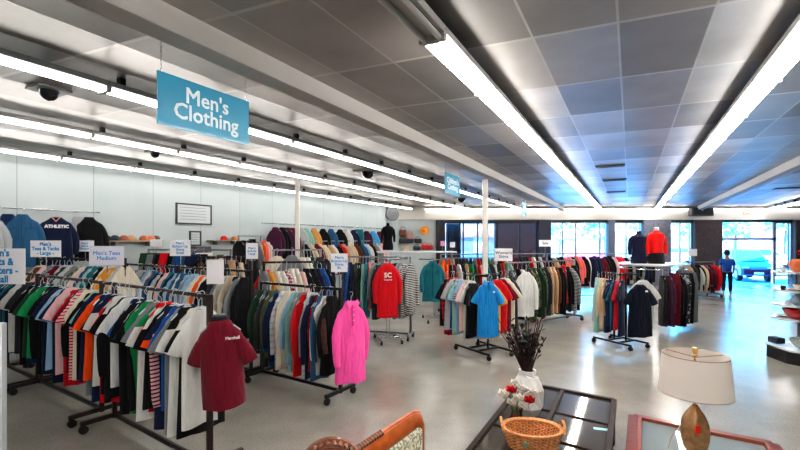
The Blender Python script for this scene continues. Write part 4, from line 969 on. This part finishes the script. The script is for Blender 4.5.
bw = MB(); bw.lathe([(.025, 0), (.02, .008)], 10, M=Matrix.Translation((-.07, -.155, .1)) @ Mx); bw.build('leaf_tag', mat('tag_green', '8ca886', .5), t)
# second table: cherry frame, glass top
C0, C1 = P(628, 412, .5), P(778, 442, .5); cu = C1 - C0; cv = Vector((-.36, -1.1, 0)); cv = P(624.5, 452, .5) - C0; cv = cv.normalized() * 1.1
C0 = C0 + cu.normalized() * .05 + cv.normalized() * .045; cu = cu * (1 - .09 / cu.length)
def Cp(a, b): return C0 + cu * a + cv * b
CH = mat('cherry_wood', '7a3524', .28, noise=.3, nscale=18, coat=.5)
t = thing('glass_top_table', 'cherry wood side table with glass top under the table lamp', 'table', (0, 0, 0))
fr = MB()
for a, b in (((0, 0), (1, 0)), ((1, 0), (1, 1)), ((1, 1), (0, 1)), ((0, 1), (0, 0))): quadbar(fr, Cp(*a), Cp(*b), .09, .44, .5)
fr.build('frame', CH, t)
inn = MB()
for a, b in (((.05, .04), (.95, .04)), ((.95, .04), (.95, .96)), ((.95, .96), (.05, .96)), ((.05, .96), (.05, .04))): quadbar(inn, Cp(*a), Cp(*b), .03, .47, .512)
inn.build('moulding', mat('cherry_light', '9a4c34', .3, coat=.5), t)
mr = newmat('pale_glass')[0]; b_ = mr.node_tree.nodes['Principled BSDF']; b_.inputs['Base Color'].default_value = lin('b4c0c2'); b_.inputs['Roughness'].default_value = .03; b_.inputs['Specular IOR Level'].default_value = .9; b_.inputs['Metallic'].default_value = .35; b_.inputs['Alpha'].default_value = .8
q = [Cp(.06, .05), Cp(.94, .05), Cp(.94, .95), Cp(.06, .95)]; MB().prism([(k.x, k.y) for k in q], .475, .485).build('glass_pane', mr, t, smooth=False)
br_ = MB(); quadbar(br_, Cp(.06, .17), Cp(.94, .17), .03, .462, .474); br_.build('cross_bar', mat('pale_metal', 'b8b6ae', .3, .7), t)
br_ = MB(); quadbar(br_, Cp(.06, .5), Cp(.94, .5), .03, .2, .23); br_.build('stretcher', CH, t)
for a in (.03, .97):
    for b in (.04, .96):
        q = Cp(a, b); MB().lathe([(.03, 0), (.035, .05), (.02, .12), (.032, .25), (.022, .38), (.035, .42), (.035, .44)], 12, c=(q.x, q.y, 0)).build('leg', CH, t)
# table lamp
LYc = 3.12; lp = PY(695, LYc)
t = thing('table_lamp', 'table lamp with white drum shade and gold leaf-shaped base', 'lamp', (lp.x, lp.y, .485))
GOLD = mat('brushed_gold', 'b88f66', .38, .7, noise=.25, nscale=25)
MB().lathe([(.07, 0), (.075, .012), (.06, .03), (.03, .045)], 24).build('foot', GOLD, t)
b = MB(); nn = 24; prof = [(.03, .04), (.05, .07), (.074, .12), (.09, .18), (.094, .24), (.085, .30), (.062, .35), (.036, .39), (.018, .42)]
vs = []
for r_, z in prof:
    for k in range(nn):
        a = 2 * PI * k / nn; rr_ = r_ * (1 + .07 * math.cos(a * 6)); vs.append((math.cos(a) * rr_, math.sin(a) * rr_, z))
fs = [(i * nn + k, i * nn + (k + 1) % nn, i * nn + nn + (k + 1) % nn, i * nn + nn + k) for i in range(len(prof) - 1) for k in range(nn)]
b.add(vs, fs); b.build('body', GOLD, t)
MB().tube([(0, 0, .42), (0, 0, .80)], .008, 8).build('stem', GOLD, t)
def shade_mat():
    m, nt, b = newmat('linen_shade'); b.inputs['Base Color'].default_value = (.93, .88, .84, 1); b.inputs['Roughness'].default_value = .9
    tl_ = N(nt, 'ShaderNodeBsdfTranslucent'); tl_.inputs[0].default_value = lin('f4e6da'); ms_ = N(nt, 'ShaderNodeMixShader'); ms_.inputs[0].default_value = .28; nt.links.new(b.outputs[0], ms_.inputs[1]); nt.links.new(tl_.outputs[0], ms_.inputs[2]); nt.links.new(ms_.outputs[0], nt.nodes['Material Output'].inputs[0])
    b.inputs['Transmission Weight'].default_value = 0.0
    tc = N(nt, 'ShaderNodeTexCoord'); n_ = N(nt, 'ShaderNodeTexNoise', i_Scale=160.0); nt.links.new(tc.outputs['Object'], n_.inputs[0]); bb = N(nt, 'ShaderNodeBump', i_Strength=.1); nt.links.new(n_.outputs[0], bb.inputs['Height']); nt.links.new(bb.outputs[0], b.inputs['Normal'])
    return m
zt_ = HY(354.5, LYc) - .485; zb_ = HY(392.5, LYc) - .485
sh = MB(); rb0, rt0 = .232, .208
n_ = 48; vs = []
for r_, z in ((rb0, zb_), (rt0, zt_), (rt0 - .004, zt_), (rb0 - .004, zb_)):
    for k in range(n_): a = 2 * PI * k / n_; vs.append((math.cos(a) * r_, math.sin(a) * r_, z))
fs = [(i * n_ + k, i * n_ + (k + 1) % n_, ((i + 1) % 4) * n_ + (k + 1) % n_, ((i + 1) % 4) * n_ + k) for i in range(4) for k in range(n_)]
sh.add(vs, fs); sh.build('lamp_shade', shade_mat(), t)
for r_, z in ((rt0, zt_), (rb0, zb_)): MB().tube([(math.cos(2 * PI * k / 48) * r_, math.sin(2 * PI * k / 48) * r_, z) for k in range(49)], .003, 5, cap=False).build('shade_trim', mat('shade_trim', 'a89a8e', .7), t)
sp_ = MB()
for k in range(3): a = k * 2 * PI / 3; sp_.tube([(0, 0, zt_ - .02), (math.cos(a) * rt0, math.sin(a) * rt0, zt_ - .005)], .003, 5)
sp_.build('spider', GOLD, t)
MB().lathe([(.008, 0), (.02, .01), (.014, .02), (.016, .03), (.022, .055), (.018, .065), (.0001, .066)], 14, c=(0, 0, zt_ - .015)).build('finial', mat('finial_gold', 'c8a26a', .35, .6), t)
MB().box((-.045, -.095, .28), (.034, .006, .055)).build('price_sticker', mat('sticker_red', 'ee2412', .5), t)
MB().tube([(-.02, .02, .33), (-.15, .02, .2), (-.22, .0, .03), (-.3, -.05, .016)], .004, 6).build('cord', mat('cord_clear', 'b9ae98', .4), t)

# carved armchair with floral back, bottom of the frame
OR = mat('golden_oak', 'b45a22', .3, noise=.35, nscale=14, coat=.5); CV = mat('carved_brown', '7a4529', .35, noise=.35, nscale=30, coat=.4)
e0, e1 = Vector((-.26, 2.18, 0)), Vector((.13, 2.80, 0)); dd = (e1 - e0).normalized(); wch = (e1 - e0).length
t = thing('carved_armchair', 'golden oak armchair with floral back panel and carved crest', 'armchair', (e0.x, e0.y, 0), ang(dd))
hc = 1.0
# crest rail: curved at its right end
MB().tube([(-.02, 0, hc - .07), (.1, 0, hc - .05), (wch - .1, 0, hc - .05), (wch - .03, 0, hc - .06), (wch, 0, hc - .11), (wch + .01, 0, hc - .2)], [.055, .058, .058, .05, .04, .03], 10, flat=.6).build('crest_rail', OR, t)
tp = MB()
tp.tube([(0, 0.01, hc - .0), (wch - .08, 0.01, hc + .0), (wch - .01, .01, hc - .02), (wch + .025, .01, hc - .09), (wch + .04, .01, hc - .35)], .016, 8); tp.build('top_moulding', OR, t)
for k in range(12):
    tpp = MB().lathe([(.0001, -.02), (.02, -.01), (.022, .005), (.0001, .02)], 8, c=(.02 + k * .024, .0, hc + .014), sx=.8); tpp.build('carving', CV, t)
for x in (.0, wch): MB().box((x, 0, .46), (.05, .05, .92), ch=.01).build('stile', OR, t)
MB().box((wch / 2 + .02, -.01, .70), (wch - .06, .05, .40), ch=.02).build('back_cushion', cloth('f0ead8', 'floral', 'a3ab92', .6), t)
MB().box((wch / 2, -.3, .42), (wch + .04, .56, .10), ch=.03).build('seat', cloth('f0ead8', 'floral', 'a3ab92', .6), t)
MB().box((wch / 2, -.3, .34), (wch + .06, .58, .06), ch=.01).build('seat_frame', OR, t)
for x in (.0, wch): MB().lathe([(.025, 0), (.03, .1), (.02, .2), (.035, .31)], 10, c=(x, -.56, 0)).build('leg', OR, t)
for x in (-.02, wch + .02): MB().tube([(x, 0, .68), (x, -.3, .67), (x, -.5, .66), (x, -.53, .34)], .025, 8).build('arm', OR, t)
# second chair with carved round crest
ec = PY(331, 2.2)
t = thing('carved_chair', 'brown carved chair whose round crest shows at the bottom edge', 'chair', (ec.x, ec.y, 0), .15)
hh = HY(437, 2.2)
for k, (r_, z_) in enumerate(((.135, 0), (.105, .012), (.075, .02))):
    MB().tube([(math.cos(a * PI / 16) * r_, -z_, hh - .13 + math.sin(a * PI / 16) * r_ * .85) for a in range(33)], .018, 8, cap=False).build('carved_ring', CV, t)
MB().lathe([(.13, 0), (.13, .03), (.05, .045), (.0001, .05)], 24, c=(0, 0, 0), M=Matrix.Translation((0, .01, hh - .13)) @ Mx @ Matrix.Diagonal((1, .85, 1, 1))).build('crest_panel', mat('carved_light', '9c6a4a', .35, noise=.3, nscale=40, coat=.4), t)
lf = MB()
for k in range(14):
    a = PI * k / 13; c_ = (math.cos(a) * .12, -.01, hh - .13 + math.sin(a) * .10); lf.tube([c_, (c_[0] * 1.12, -.03, hh - .13 + (c_[2] - hh + .13) * 1.12), (c_[0] * 1.22, -.01, hh - .13 + (c_[2] - hh + .13) * 1.2)], [.008, .014, .004], 6)
lf.build('carved_leaf', CV, t)
MB().box((0, .0, .62), (.3, .04, .36), ch=.015).build('back_panel', CV, t)
for x in (-.2, .2): MB().box((x, 0, .42), (.045, .045, .84), ch=.01).build('stile', CV, t)
MB().box((0, -.22, .42), (.46, .44, .07), ch=.02).build('seat', cloth('c9b893'), t)
for x in (-.2, .2): MB().lathe([(.022, 0), (.03, .2), (.03, .39)], 10, c=(x, -.4, 0)).build('leg', CV, t)
# perforated shelving upright at the far left edge
p = PY(1.0, 2.25)
t = thing('slotted_upright', 'white slotted shelving upright at the bottom left edge', 'shelving upright', (p.x, p.y, 0), .2)
up = HY(323, 2.25)
MB().box((-.02, 0, up / 2), (.07, .05, up), ch=.006).build('post', mat('upright_grey', 'a8adaf', .4, .2), t)
sl = MB()
for k in range(24): sl.box((.0, -.026, up - .05 - k * .065), (.01, .004, .03))
sl.build('slot', mat('slot_dark', '2d2f31', .6), t)

# ---------------------------------------------------------------- glassware shelves at right
gp = PY(776, 7.55)
t = thing('display_shelving', 'white shelving unit with rounded end at the right edge', 'shelf unit', (gp.x, gp.y, 0), -.15)
LAM = mat('shelf_white', 'cfd4da', .35)
def shelf_poly(dp, ext=0.0): return [(0 + .12, -dp - ext), (0 - ext, -dp + .16), (0 - ext, dp - .16), (.12, dp + ext), (2.2, dp + ext), (2.2, -dp - ext)]
SH = [HY(348, 7.4), HY(319, 7.4), HY(305, 7.4), HY(290.5, 7.4), HY(272, 7.4)]
MB().prism(shelf_poly(.40), .0, SH[0] - .05).build('kick_base', mat('kick_black', '141416', .5), t, smooth=False)
for i, z in enumerate(SH): MB().prism(shelf_poly(.44 if i == 0 else .30), z - .03, z).build('shelf_board', LAM, t, smooth=False)
MB().box((1.25, 0, SH[4] / 2 + .1), (1.7, .06, SH[4] - .05)).build('centre_panel', mat('panel_beige', 'b9b4ac', .5), t)
MB().box((.38, 0, SH[4] / 2 + .05), (.06, .06, SH[4])).build('post', GREYM, t)
RM = Matrix.Rotation(-.15, 3, 'Z')
def onshelf(x, y, i): v = RM @ Vector((x, y, 0)); return (gp.x + v.x, gp.y + v.y, SH[i] + .001)
def vessel(name, label, cat, loc, prof, m, n=20, group=None, s=1.0):
    o = MB().lathe([(r * s, z * s) for r, z in prof], n).build(name, m); o.location = loc; tag(o, label, cat, group or 'wares on the right shelves'); return o
bowl = [(.04, 0), (.09, .02), (.15, .09), (.17, .14), (.16, .14), (.13, .08), (.07, .03), (.0001, .025)]
vase = [(.04, 0), (.09, .05), (.10, .11), (.07, .17), (.035, .20), (.045, .24), (.03, .24), (.02, .2), (.0001, .19)]
cup = [(.03, 0), (.045, .02), (.05, .09), (.045, .09), (.035, .02), (.0001, .02)]
platem = [(.06, 0), (.12, .02), (.15, .03), (.14, .035), (.06, .012), (.0001, .012)]
glm = mat('cut_glass', 'b9c4c0', .12, noise=.3, nscale=50, bump=.6, bscale=40, coat=.6)
vessel('glass_bowl', 'large cut glass bowl on the lowest right shelf', 'bowl', onshelf(.30, -.2, 0), bowl, glm, s=1.2)
o = MB().box((0, 0, .07), (.16, .2, .1), ch=.01).build('storage_box', mat('navy_box', '1d2230', .6)); o.location = onshelf(.12, .18, 0); tag(o, 'dark box beside the large cut glass bowl', 'box')
vessel('glass_bowl', 'second cut glass bowl behind, right edge of the lowest shelf', 'bowl', onshelf(.62, -.22, 0), bowl, glm, s=1.0)
vessel('red_bowl', 'deep red bowl on the second right shelf from below', 'bowl', onshelf(.24, -.14, 1), bowl, mat('red_glaze', 'b3161a', .25, coat=.5), s=1.25)
vessel('cup', 'small red cup right of the deep red bowl', 'cup', onshelf(.46, -.2, 1), cup, mat('red_glaze', 'b3161a', .25, coat=.5))
vessel('plate', 'white plate behind the deep red bowl', 'plate', onshelf(.2, .12, 1), platem, mat('white_glaze', 'dfe3e6', .2))
for i, (x, y, k, nm, pr, c_, lab) in enumerate(((.10, -.12, 2, 'cup', cup, 'c9d3da', 'pale cup at the left end of the middle right shelf'), (.22, -.16, 2, 'jar', vase, '7d8c99', 'blue-grey jar on the middle right shelf'), (.36, -.18, 2, 'cup', cup, '8d5150', 'brown cup on the middle right shelf'), (.50, -.2, 2, 'jar', vase, 'bfb6b0', 'beige jar at the right of the middle shelf'),
        (.08, -.05, 3, 'cup', cup, '3a2027', 'dark mug at the left end of the fourth right shelf'), (.18, -.15, 3, 'plate', platem, 'e2ddd2', 'cream plate on the fourth right shelf'), (.30, -.14, 3, 'bowl', bowl, 'd9d2c2', 'cream bowl on the fourth right shelf'), (.46, -.16, 3, 'teapot', vase, '8f3a2d', 'russet pot on the fourth right shelf'),
        (.16, .08, 4, 'cup', cup, 'dadfe4', 'white cup at the left end of the top right shelf'), (.50, -.1, 4, 'vase', vase, 'd5d0c8', 'cream vase right of the orange globe vase on top'))):
    vessel(nm, lab, nm, onshelf(x, y, k), pr, mat('glaze_' + c_, c_, .25), s=.85 if pr is not bowl else .7)
vessel('globe_vase', 'orange globe vase on the top right shelf', 'vase', onshelf(.28, -.08, 4), [(.05, 0), (.06, .02), (.10, .06), (.115, .12), (.10, .18), (.06, .21), (.05, .21), (.0001, .2)], mat('orange_glaze', 'c9683a', .3, noise=.2, nscale=12), s=1.05)
fl = onshelf(.55, -.05, 4); t = thing('flower_arrangement', 'bunch of red silk flowers at the top right shelf edge', 'bouquet', (fl[0], fl[1], fl[2] + .2))
for k in range(9): bloom(t, (rf.uniform(-.2, .2), rf.uniform(-.1, .1), rf.uniform(0, .16)), .08, mat('petal_crimson', 'b31226', .6), 'bloom')

# ---------------------------------------------------------------- man by the entrance
mp = PY(727, 16.9)
t = thing('person', 'man in navy t-shirt and dark jeans standing at the entrance, seen from behind', 'person', (mp.x, mp.y, 0), 2.55)
k = 1.66 / 1.75
def skinned(name, pts, edges, m, parent, sub=2, root=0):
    me = bpy.data.meshes.new(name); me.from_pydata([Vector(p[:3]) * k for p in pts], edges, []); me.update()
    o = bpy.data.objects.new(name, me); COL.objects.link(o); me.materials.append(m)
    sk = o.modifiers.new('skin', 'SKIN'); sk.use_smooth_shade = True
    for i, p in enumerate(pts):
        v = me.skin_vertices[0].data[i]; r_ = p[3] if isinstance(p[3], tuple) else (p[3], p[3]); v.radius = (r_[0] * k, r_[1] * k); v.use_root = (i == root)
    s_ = o.modifiers.new('sub', 'SUBSURF'); s_.levels = sub; s_.render_levels = sub
    o.parent = parent; return o
SKIN = mat('skin', 'a9745a', .6)
body = [(0, 0, .95, (.12, .085)), (0, 0, 1.15, (.11, .08)), (0, 0, 1.34, (.12, .08)), (0, .0, 1.47, (.06, .06)), (0, 0, 1.56, (.055, .055)), (0, .01, 1.64, (.092, .105)), (0, .015, 1.74, (.08, .09)),
        (.17, 0, 1.38, .045), (.23, .02, 1.14, .043), (.24, -.06, .92, .032), (-.17, 0, 1.38, .045), (-.23, .03, 1.14, .043), (-.22, -.10, .95, .032),
        (.10, 0, .88, .09), (.11, -.02, .5, .065), (.12, .02, .1, .045), (.13, -.12, .04, .04), (-.10, 0, .88, .09), (-.11, .0, .5, .065), (-.11, .03, .1, .045), (-.12, -.1, .04, .04)]
be = [(0, 1), (1, 2), (2, 3), (3, 4), (4, 5), (5, 6), (2, 7), (7, 8), (8, 9), (2, 10), (10, 11), (11, 12), (0, 13), (13, 14), (14, 15), (15, 16), (0, 17), (17, 18), (18, 19), (19, 20)]
for s in (0, 1):     # hands with fingers
    base = 9 if s == 0 else 12; w_ = Vector(body[base][:3]); i0 = len(body); sg = 1 if s == 0 else -1
    body.append((w_.x, w_.y - .03, w_.z - .07, (.03, .018))); be.append((base, i0))
    for q, (ox, ln_) in enumerate(((-.024, .075), (-.008, .085), (.008, .08), (.024, .065))):
        j = len(body); body.append((w_.x + ox * .4, w_.y - .04 + ox, w_.z - .07 - ln_ * .6, .009)); body.append((w_.x + ox * .3 - sg * .015, w_.y - .05 + ox, w_.z - .07 - ln_, .008)); be += [(i0, j), (j, j + 1)]
    j = len(body); body.append((w_.x - sg * .01, w_.y - .075, w_.z - .08, .010)); be.append((i0, j))
skinned('body', body, be, SKIN, t)
sh_ = [(0, 0, .84, (.18, .14)), (0, 0, 1.12, (.175, .135)), (0, 0, 1.35, (.18, .13)), (0, 0, 1.46, (.08, .08)), (.19, 0, 1.38, .08), (.235, .015, 1.14, .075), (-.19, 0, 1.38, .08), (-.235, .02, 1.14, .075)]
skinned('t_shirt', sh_, [(0, 1), (1, 2), (2, 3), (2, 4), (4, 5), (2, 6), (6, 7)], cloth('1d4a94'), t)
jn = [(0, 0, 1.0, (.16, .12)), (.10, 0, .84, .105), (.11, -.01, .5, .082), (.12, .02, .09, .07), (-.10, 0, .84, .105), (-.11, .0, .5, .082), (-.11, .03, .09, .07)]
skinned('jeans', jn, [(0, 1), (1, 2), (2, 3), (0, 4), (4, 5), (5, 6)], cloth('171b2c'), t)
MB().lathe([(.085, -.03), (.098, .03), (.098, .08), (.085, .13), (.05, .165), (.0001, .175)], 16, c=(0, .022, 1.63 * k), sy=1.12).build('hair', mat('hair_dark', '241a17', .8, bump=.5), t)
for s in (-1, 1):
    MB().box((s * .118 * k, -.06, .035), (.09, .26, .06), ch=.02).build('shoe', mat('shoe_white', 'c9c9cc', .5), t)
fc = MB(); fc.lathe([(.0001, -.02), (.014, 0), (.0001, .02)], 8, c=(0, -.088, 1.63 * k)); fc.build('nose', SKIN, t)
for s in (-1, 1): MB().lathe([(.0001, -.03), (.015, 0), (.0001, .03)], 8, c=(s * .085, .01, 1.64 * k), sx=.5).build('ear', SKIN, t)

# ---------------------------------------------------------------- outside
asp = mat('parking_asphalt', '7fa9bb', .85, noise=.1, nscale=1.0)
o = struct('ground_outside', MB().box((20, D + 60.15, -.06), (240, 120, .1)), asp)
def car(px, Y, ln, wd, ht, rz, col, label, front=True):
    p = PY(px, Y)
    t = thing('car', label, 'car', (p.x, p.y, 0), rz, 'cars parked outside')
    pm = mat('car_' + col, col, .45, .0, coat=.15)
    # side profile extruded with tapered upper part; local -Y is the nose
    prof = [(-ln / 2, .32), (-ln / 2 + .03, .62), (-ln / 2 + .22, .82), (-ln / 2 + 1.0, .95), (-ln / 2 + 1.65, ht - .08), (-ln / 2 + 2.1, ht), (ln / 2 - 1.0, ht - .02), (ln / 2 - .25, .98), (ln / 2 - .02, .85), (ln / 2, .35)]
    b = MB(); n_ = len(prof); vs = []
    def hw(z): return wd / 2 if z < .97 else wd / 2 * (1 - .22 * (z - .97) / (ht - .97))
    for f_, e_ in ((-1, 0), (-.94, .0), (.94, 0), (1, 0)):
        for y, z in prof: vs.append((f_ * hw(z), y * (1 if abs(f_) < 1 else .985), z if abs(f_) < 1 else z * .985 + .008))
    fs = [tuple(range(n_)), tuple(reversed(range(3 * n_, 4 * n_)))]
    for r_ in range(3):
        for i in range(n_): j = (i + 1) % n_; fs.append((r_ * n_ + i, r_ * n_ + n_ + i, r_ * n_ + n_ + j, r_ * n_ + j))
    b.add(vs, fs); b.build('body', pm, t)
    gm = mat('car_glass', '2f6f80', .25)
    w_ = MB(); a, c_ = prof[3], prof[4]
    w_.add([(-hw(.99) * .88, a[0] + .06, a[1] + .05), (hw(.99) * .88, a[0] + .06, a[1] + .05), (hw(ht) * .88, c_[0] - .03, c_[1] - .03), (-hw(ht) * .88, c_[0] - .03, c_[1] - .03)], [(0, 1, 2, 3)])
    for v_ in range(4): pass
    o = w_.build('windscreen', gm, t); o.location = (0, -.02, .015)
    for s in (-1, 1):
        sd = MB(); sd.add([(s * hw(1.0) * 1.005, prof[3][0] + .35, 1.0), (s * hw(1.0) * 1.005, prof[7][0] - .2, 1.0), (s * hw(ht - .1) * 1.01, prof[6][0] - .05, ht - .1), (s * hw(ht - .1) * 1.01, prof[4][0] + .15, ht - .1)], [(0, 1, 2, 3)]); sd.build('side_window', gm, t)
        MB().tube([(s * wd * .52, prof[4][0] - .2, 1.0), (s * wd * .6, prof[4][0] - .2, 1.04)], .07, 8).build('mirror', pm, t)
        MB().box((s * wd * .36, -ln / 2 + .04, .72), (wd * .2, .1, .1), ch=.02).build('headlight', mat('headlight', 'f1f5f8', .1), t)
        for y in (-ln / 2 + .75, ln / 2 - .75):
            wb = MB(); wb.tube([(s * wd / 2 - s * .2, y, .33), (s * wd / 2 + s * .01, y, .33)], .33, 20); wb.build('tyre', RUBBER, t)
            MB().tube([(s * wd / 2, y, .33), (s * wd / 2 + s * .02, y, .33)], .2, 14).build('wheel_rim', GREYM, t)
    MB().box((0, -ln / 2 - .0, .52), (wd * .86, .06, .24), ch=.02).build('grille', mat('grille_plum', '4a1a42', .4), t)
    MB().box((0, -ln / 2 - .035, .45), (.4, .02, .12)).build('number_plate', WHITE, t)
    return t
car(744, 23.2, 4.2, 1.42, 1.62, -.40, '3f6597', 'silver-blue car parked nose-in just outside the entrance')
car(765, 32, 4.3, 1.75, 1.5, 1.0, 'd8d4dc', 'white car parked behind the silver-blue car')
car(590, 38, 4.4, 1.75, 1.45, 1.5, 'd8487f', 'pink-red car seen through the middle shop windows')
car(677, 38, 4.4, 1.75, 1.5, 1.5, 'dd6f96', 'rosy car seen through the window right of the grey pillar')
car(523, 33, 4.2, 1.75, 1.5, 1.5, '8f8a9a', 'grey car seen through the dark tinted windows')
t = thing('shop_building', 'long pale shop building across the car park with a salmon band', 'building', (30, 75, 0))
WB = mat('facade_pale', 'f4f0ee', .8)
MB().box((0, 0, 2.6), (150, 8, 5.2)).build('wall', WB, t, smooth=False)
MB().box((0, -4.3, 3.1), (150, .6, 1.0)).build('fascia', mat('facade_salmon', 'e0a596', .7), t, smooth=False)
MB().box((0, -.1, 5.3), (151, 8.6, .3)).build('roof', mat('facade_roof', 'c9c6c8', .7), t, smooth=False)
for i in range(26): MB().box((-70 + i * 5.6, -4.05, 1.3), (3.4, .1, 2.2)).build('window', mat('facade_window', '9aa6b4', .2), t, smooth=False)
# walkway pillar and neighbouring wall seen through the dark panes
t = thing('brick_wall', 'reddish brown brick wall of the neighbouring unit behind the dark windows', 'wall', (px2x(517, D + 3), D + 3, 0)); 
def brick_mat():
    m, nt, b = newmat('outer_brick'); tc = N(nt, 'ShaderNodeTexCoord'); br = N(nt, 'ShaderNodeTexBrick'); mp_ = N(nt, 'ShaderNodeMapping'); mp_.inputs['Rotation'].default_value = (PI / 2, 0, 0)
    nt.links.new(tc.outputs['Object'], mp_.inputs[0]); nt.links.new(mp_.outputs[0], br.inputs['Vector']); br.inputs['Scale'].default_value = 3.0
    br.inputs['Color1'].default_value = lin('3c2826'); br.inputs['Color2'].default_value = lin('503530'); br.inputs['Mortar'].default_value = lin('33292b'); nt.links.new(br.outputs['Color'], b.inputs['Base Color']); return m
MB().box((0, 0, 1.8), (2.4, .3, 3.6)).build('brickwork', brick_mat(), t, smooth=False)
tag(t, t['label'], 'wall')
for i, (px, Y, hh) in enumerate(((560, 60, 6.5), (640, 58, 7.5), (735, 55, 6.0), (700, 62, 7), (785, 50, 6.5), (600, 64, 6.2))):
    p = PY(px, Y); t = thing('street_tree', 'pale green tree beyond the cars, %s' % ['left in the middle windows', 'behind the torso forms', 'above the silver-blue car', 'left of the entrance', 'far right by the pillar', 'right in the middle windows'][i], 'tree', (p.x, p.y, 0), 0, 'trees across the car park')
    MB().tube([(0, 0, 0), (.1, 0, hh * .5)], [.2, .12], 8).build('trunk', mat('bark', '6e625a', .9), t)
    cr = MB(); rt = random.Random(i)
    for q in range(60):
        c_ = Vector((rt.gauss(0, 1.1), rt.gauss(0, 1.1), hh * .72 + rt.gauss(0, .9))); r_ = rt.uniform(.25, .55)
        cr.lathe([(.0001, -r_), (r_ * .8, -r_ * .4), (r_, .1), (r_ * .6, r_ * .7), (.0001, r_)], 6, c=tuple(c_))
    cr.build('crown', mat('leaf_pale', '9db58c', .8, noise=.3), t)

# ---------------------------------------------------------------- light
W = bpy.data.worlds.new('World'); SC.world = W; W.use_nodes = True; nt = W.node_tree; bg = nt.nodes['Background']
tc = N(nt, 'ShaderNodeTexCoord'); sp = N(nt, 'ShaderNodeSeparateXYZ'); nt.links.new(tc.outputs['Generated'], sp.inputs[0])
nt.links.new(ramp(nt, sp.outputs['Z'], [(0.0, (.95, .97, 1, 1)), (0.045, (.85, .95, 1, 1)), (.075, (.10, .62, 1, 1)), (.5, (.03, .44, 1, 1)), (1.0, (.03, .34, .95, 1))]), bg.inputs[0]); bg.inputs[1].default_value = 8.5
sun = bpy.data.lights.new('sun', 'SUN'); sun.energy = 11.0; sun.angle = math.radians(1); sun.color = (1, .9, .82); so = bpy.data.objects.new('sun', sun); COL.objects.link(so); so.rotation_euler = (math.radians(40), 0, math.radians(25))
pt = bpy.data.lights.new('daylight_portal', 'AREA'); pt.shape = 'RECTANGLE'; pt.size = 17.5; pt.size_y = 3.0; pt.cycles.is_portal = True
po = bpy.data.objects.new('daylight_portal', pt); COL.objects.link(po); po.location = ((px2x(436) + px2x(803)) / 2, D + .4, 1.6); po.rotation_euler = (-PI / 2, 0, 0)

cam = bpy.data.cameras.new('camera'); co = bpy.data.objects.new('camera', cam); COL.objects.link(co); SC.camera = co
co.location = (0, 0, H); co.rotation_euler = (PI / 2, 0, 0); cam.sensor_width = 36; cam.lens = F / 800 * 36; cam.shift_y = 15 / 800; cam.clip_end = 500; cam.clip_start = .05
SC.view_settings.view_transform = 'Standard'; SC.view_settings.look = 'Medium High Contrast'; SC.view_settings.exposure = 1.0
SC.cycles.max_bounces = 6; SC.cycles.diffuse_bounces = 3; SC.cycles.glossy_bounces = 3; SC.cycles.transparent_max_bounces = 12
SC.cycles.use_denoising = True; SC.cycles.caustics_reflective = False; SC.cycles.caustics_refractive = False; SC.cycles.sample_clamp_indirect = 4.0
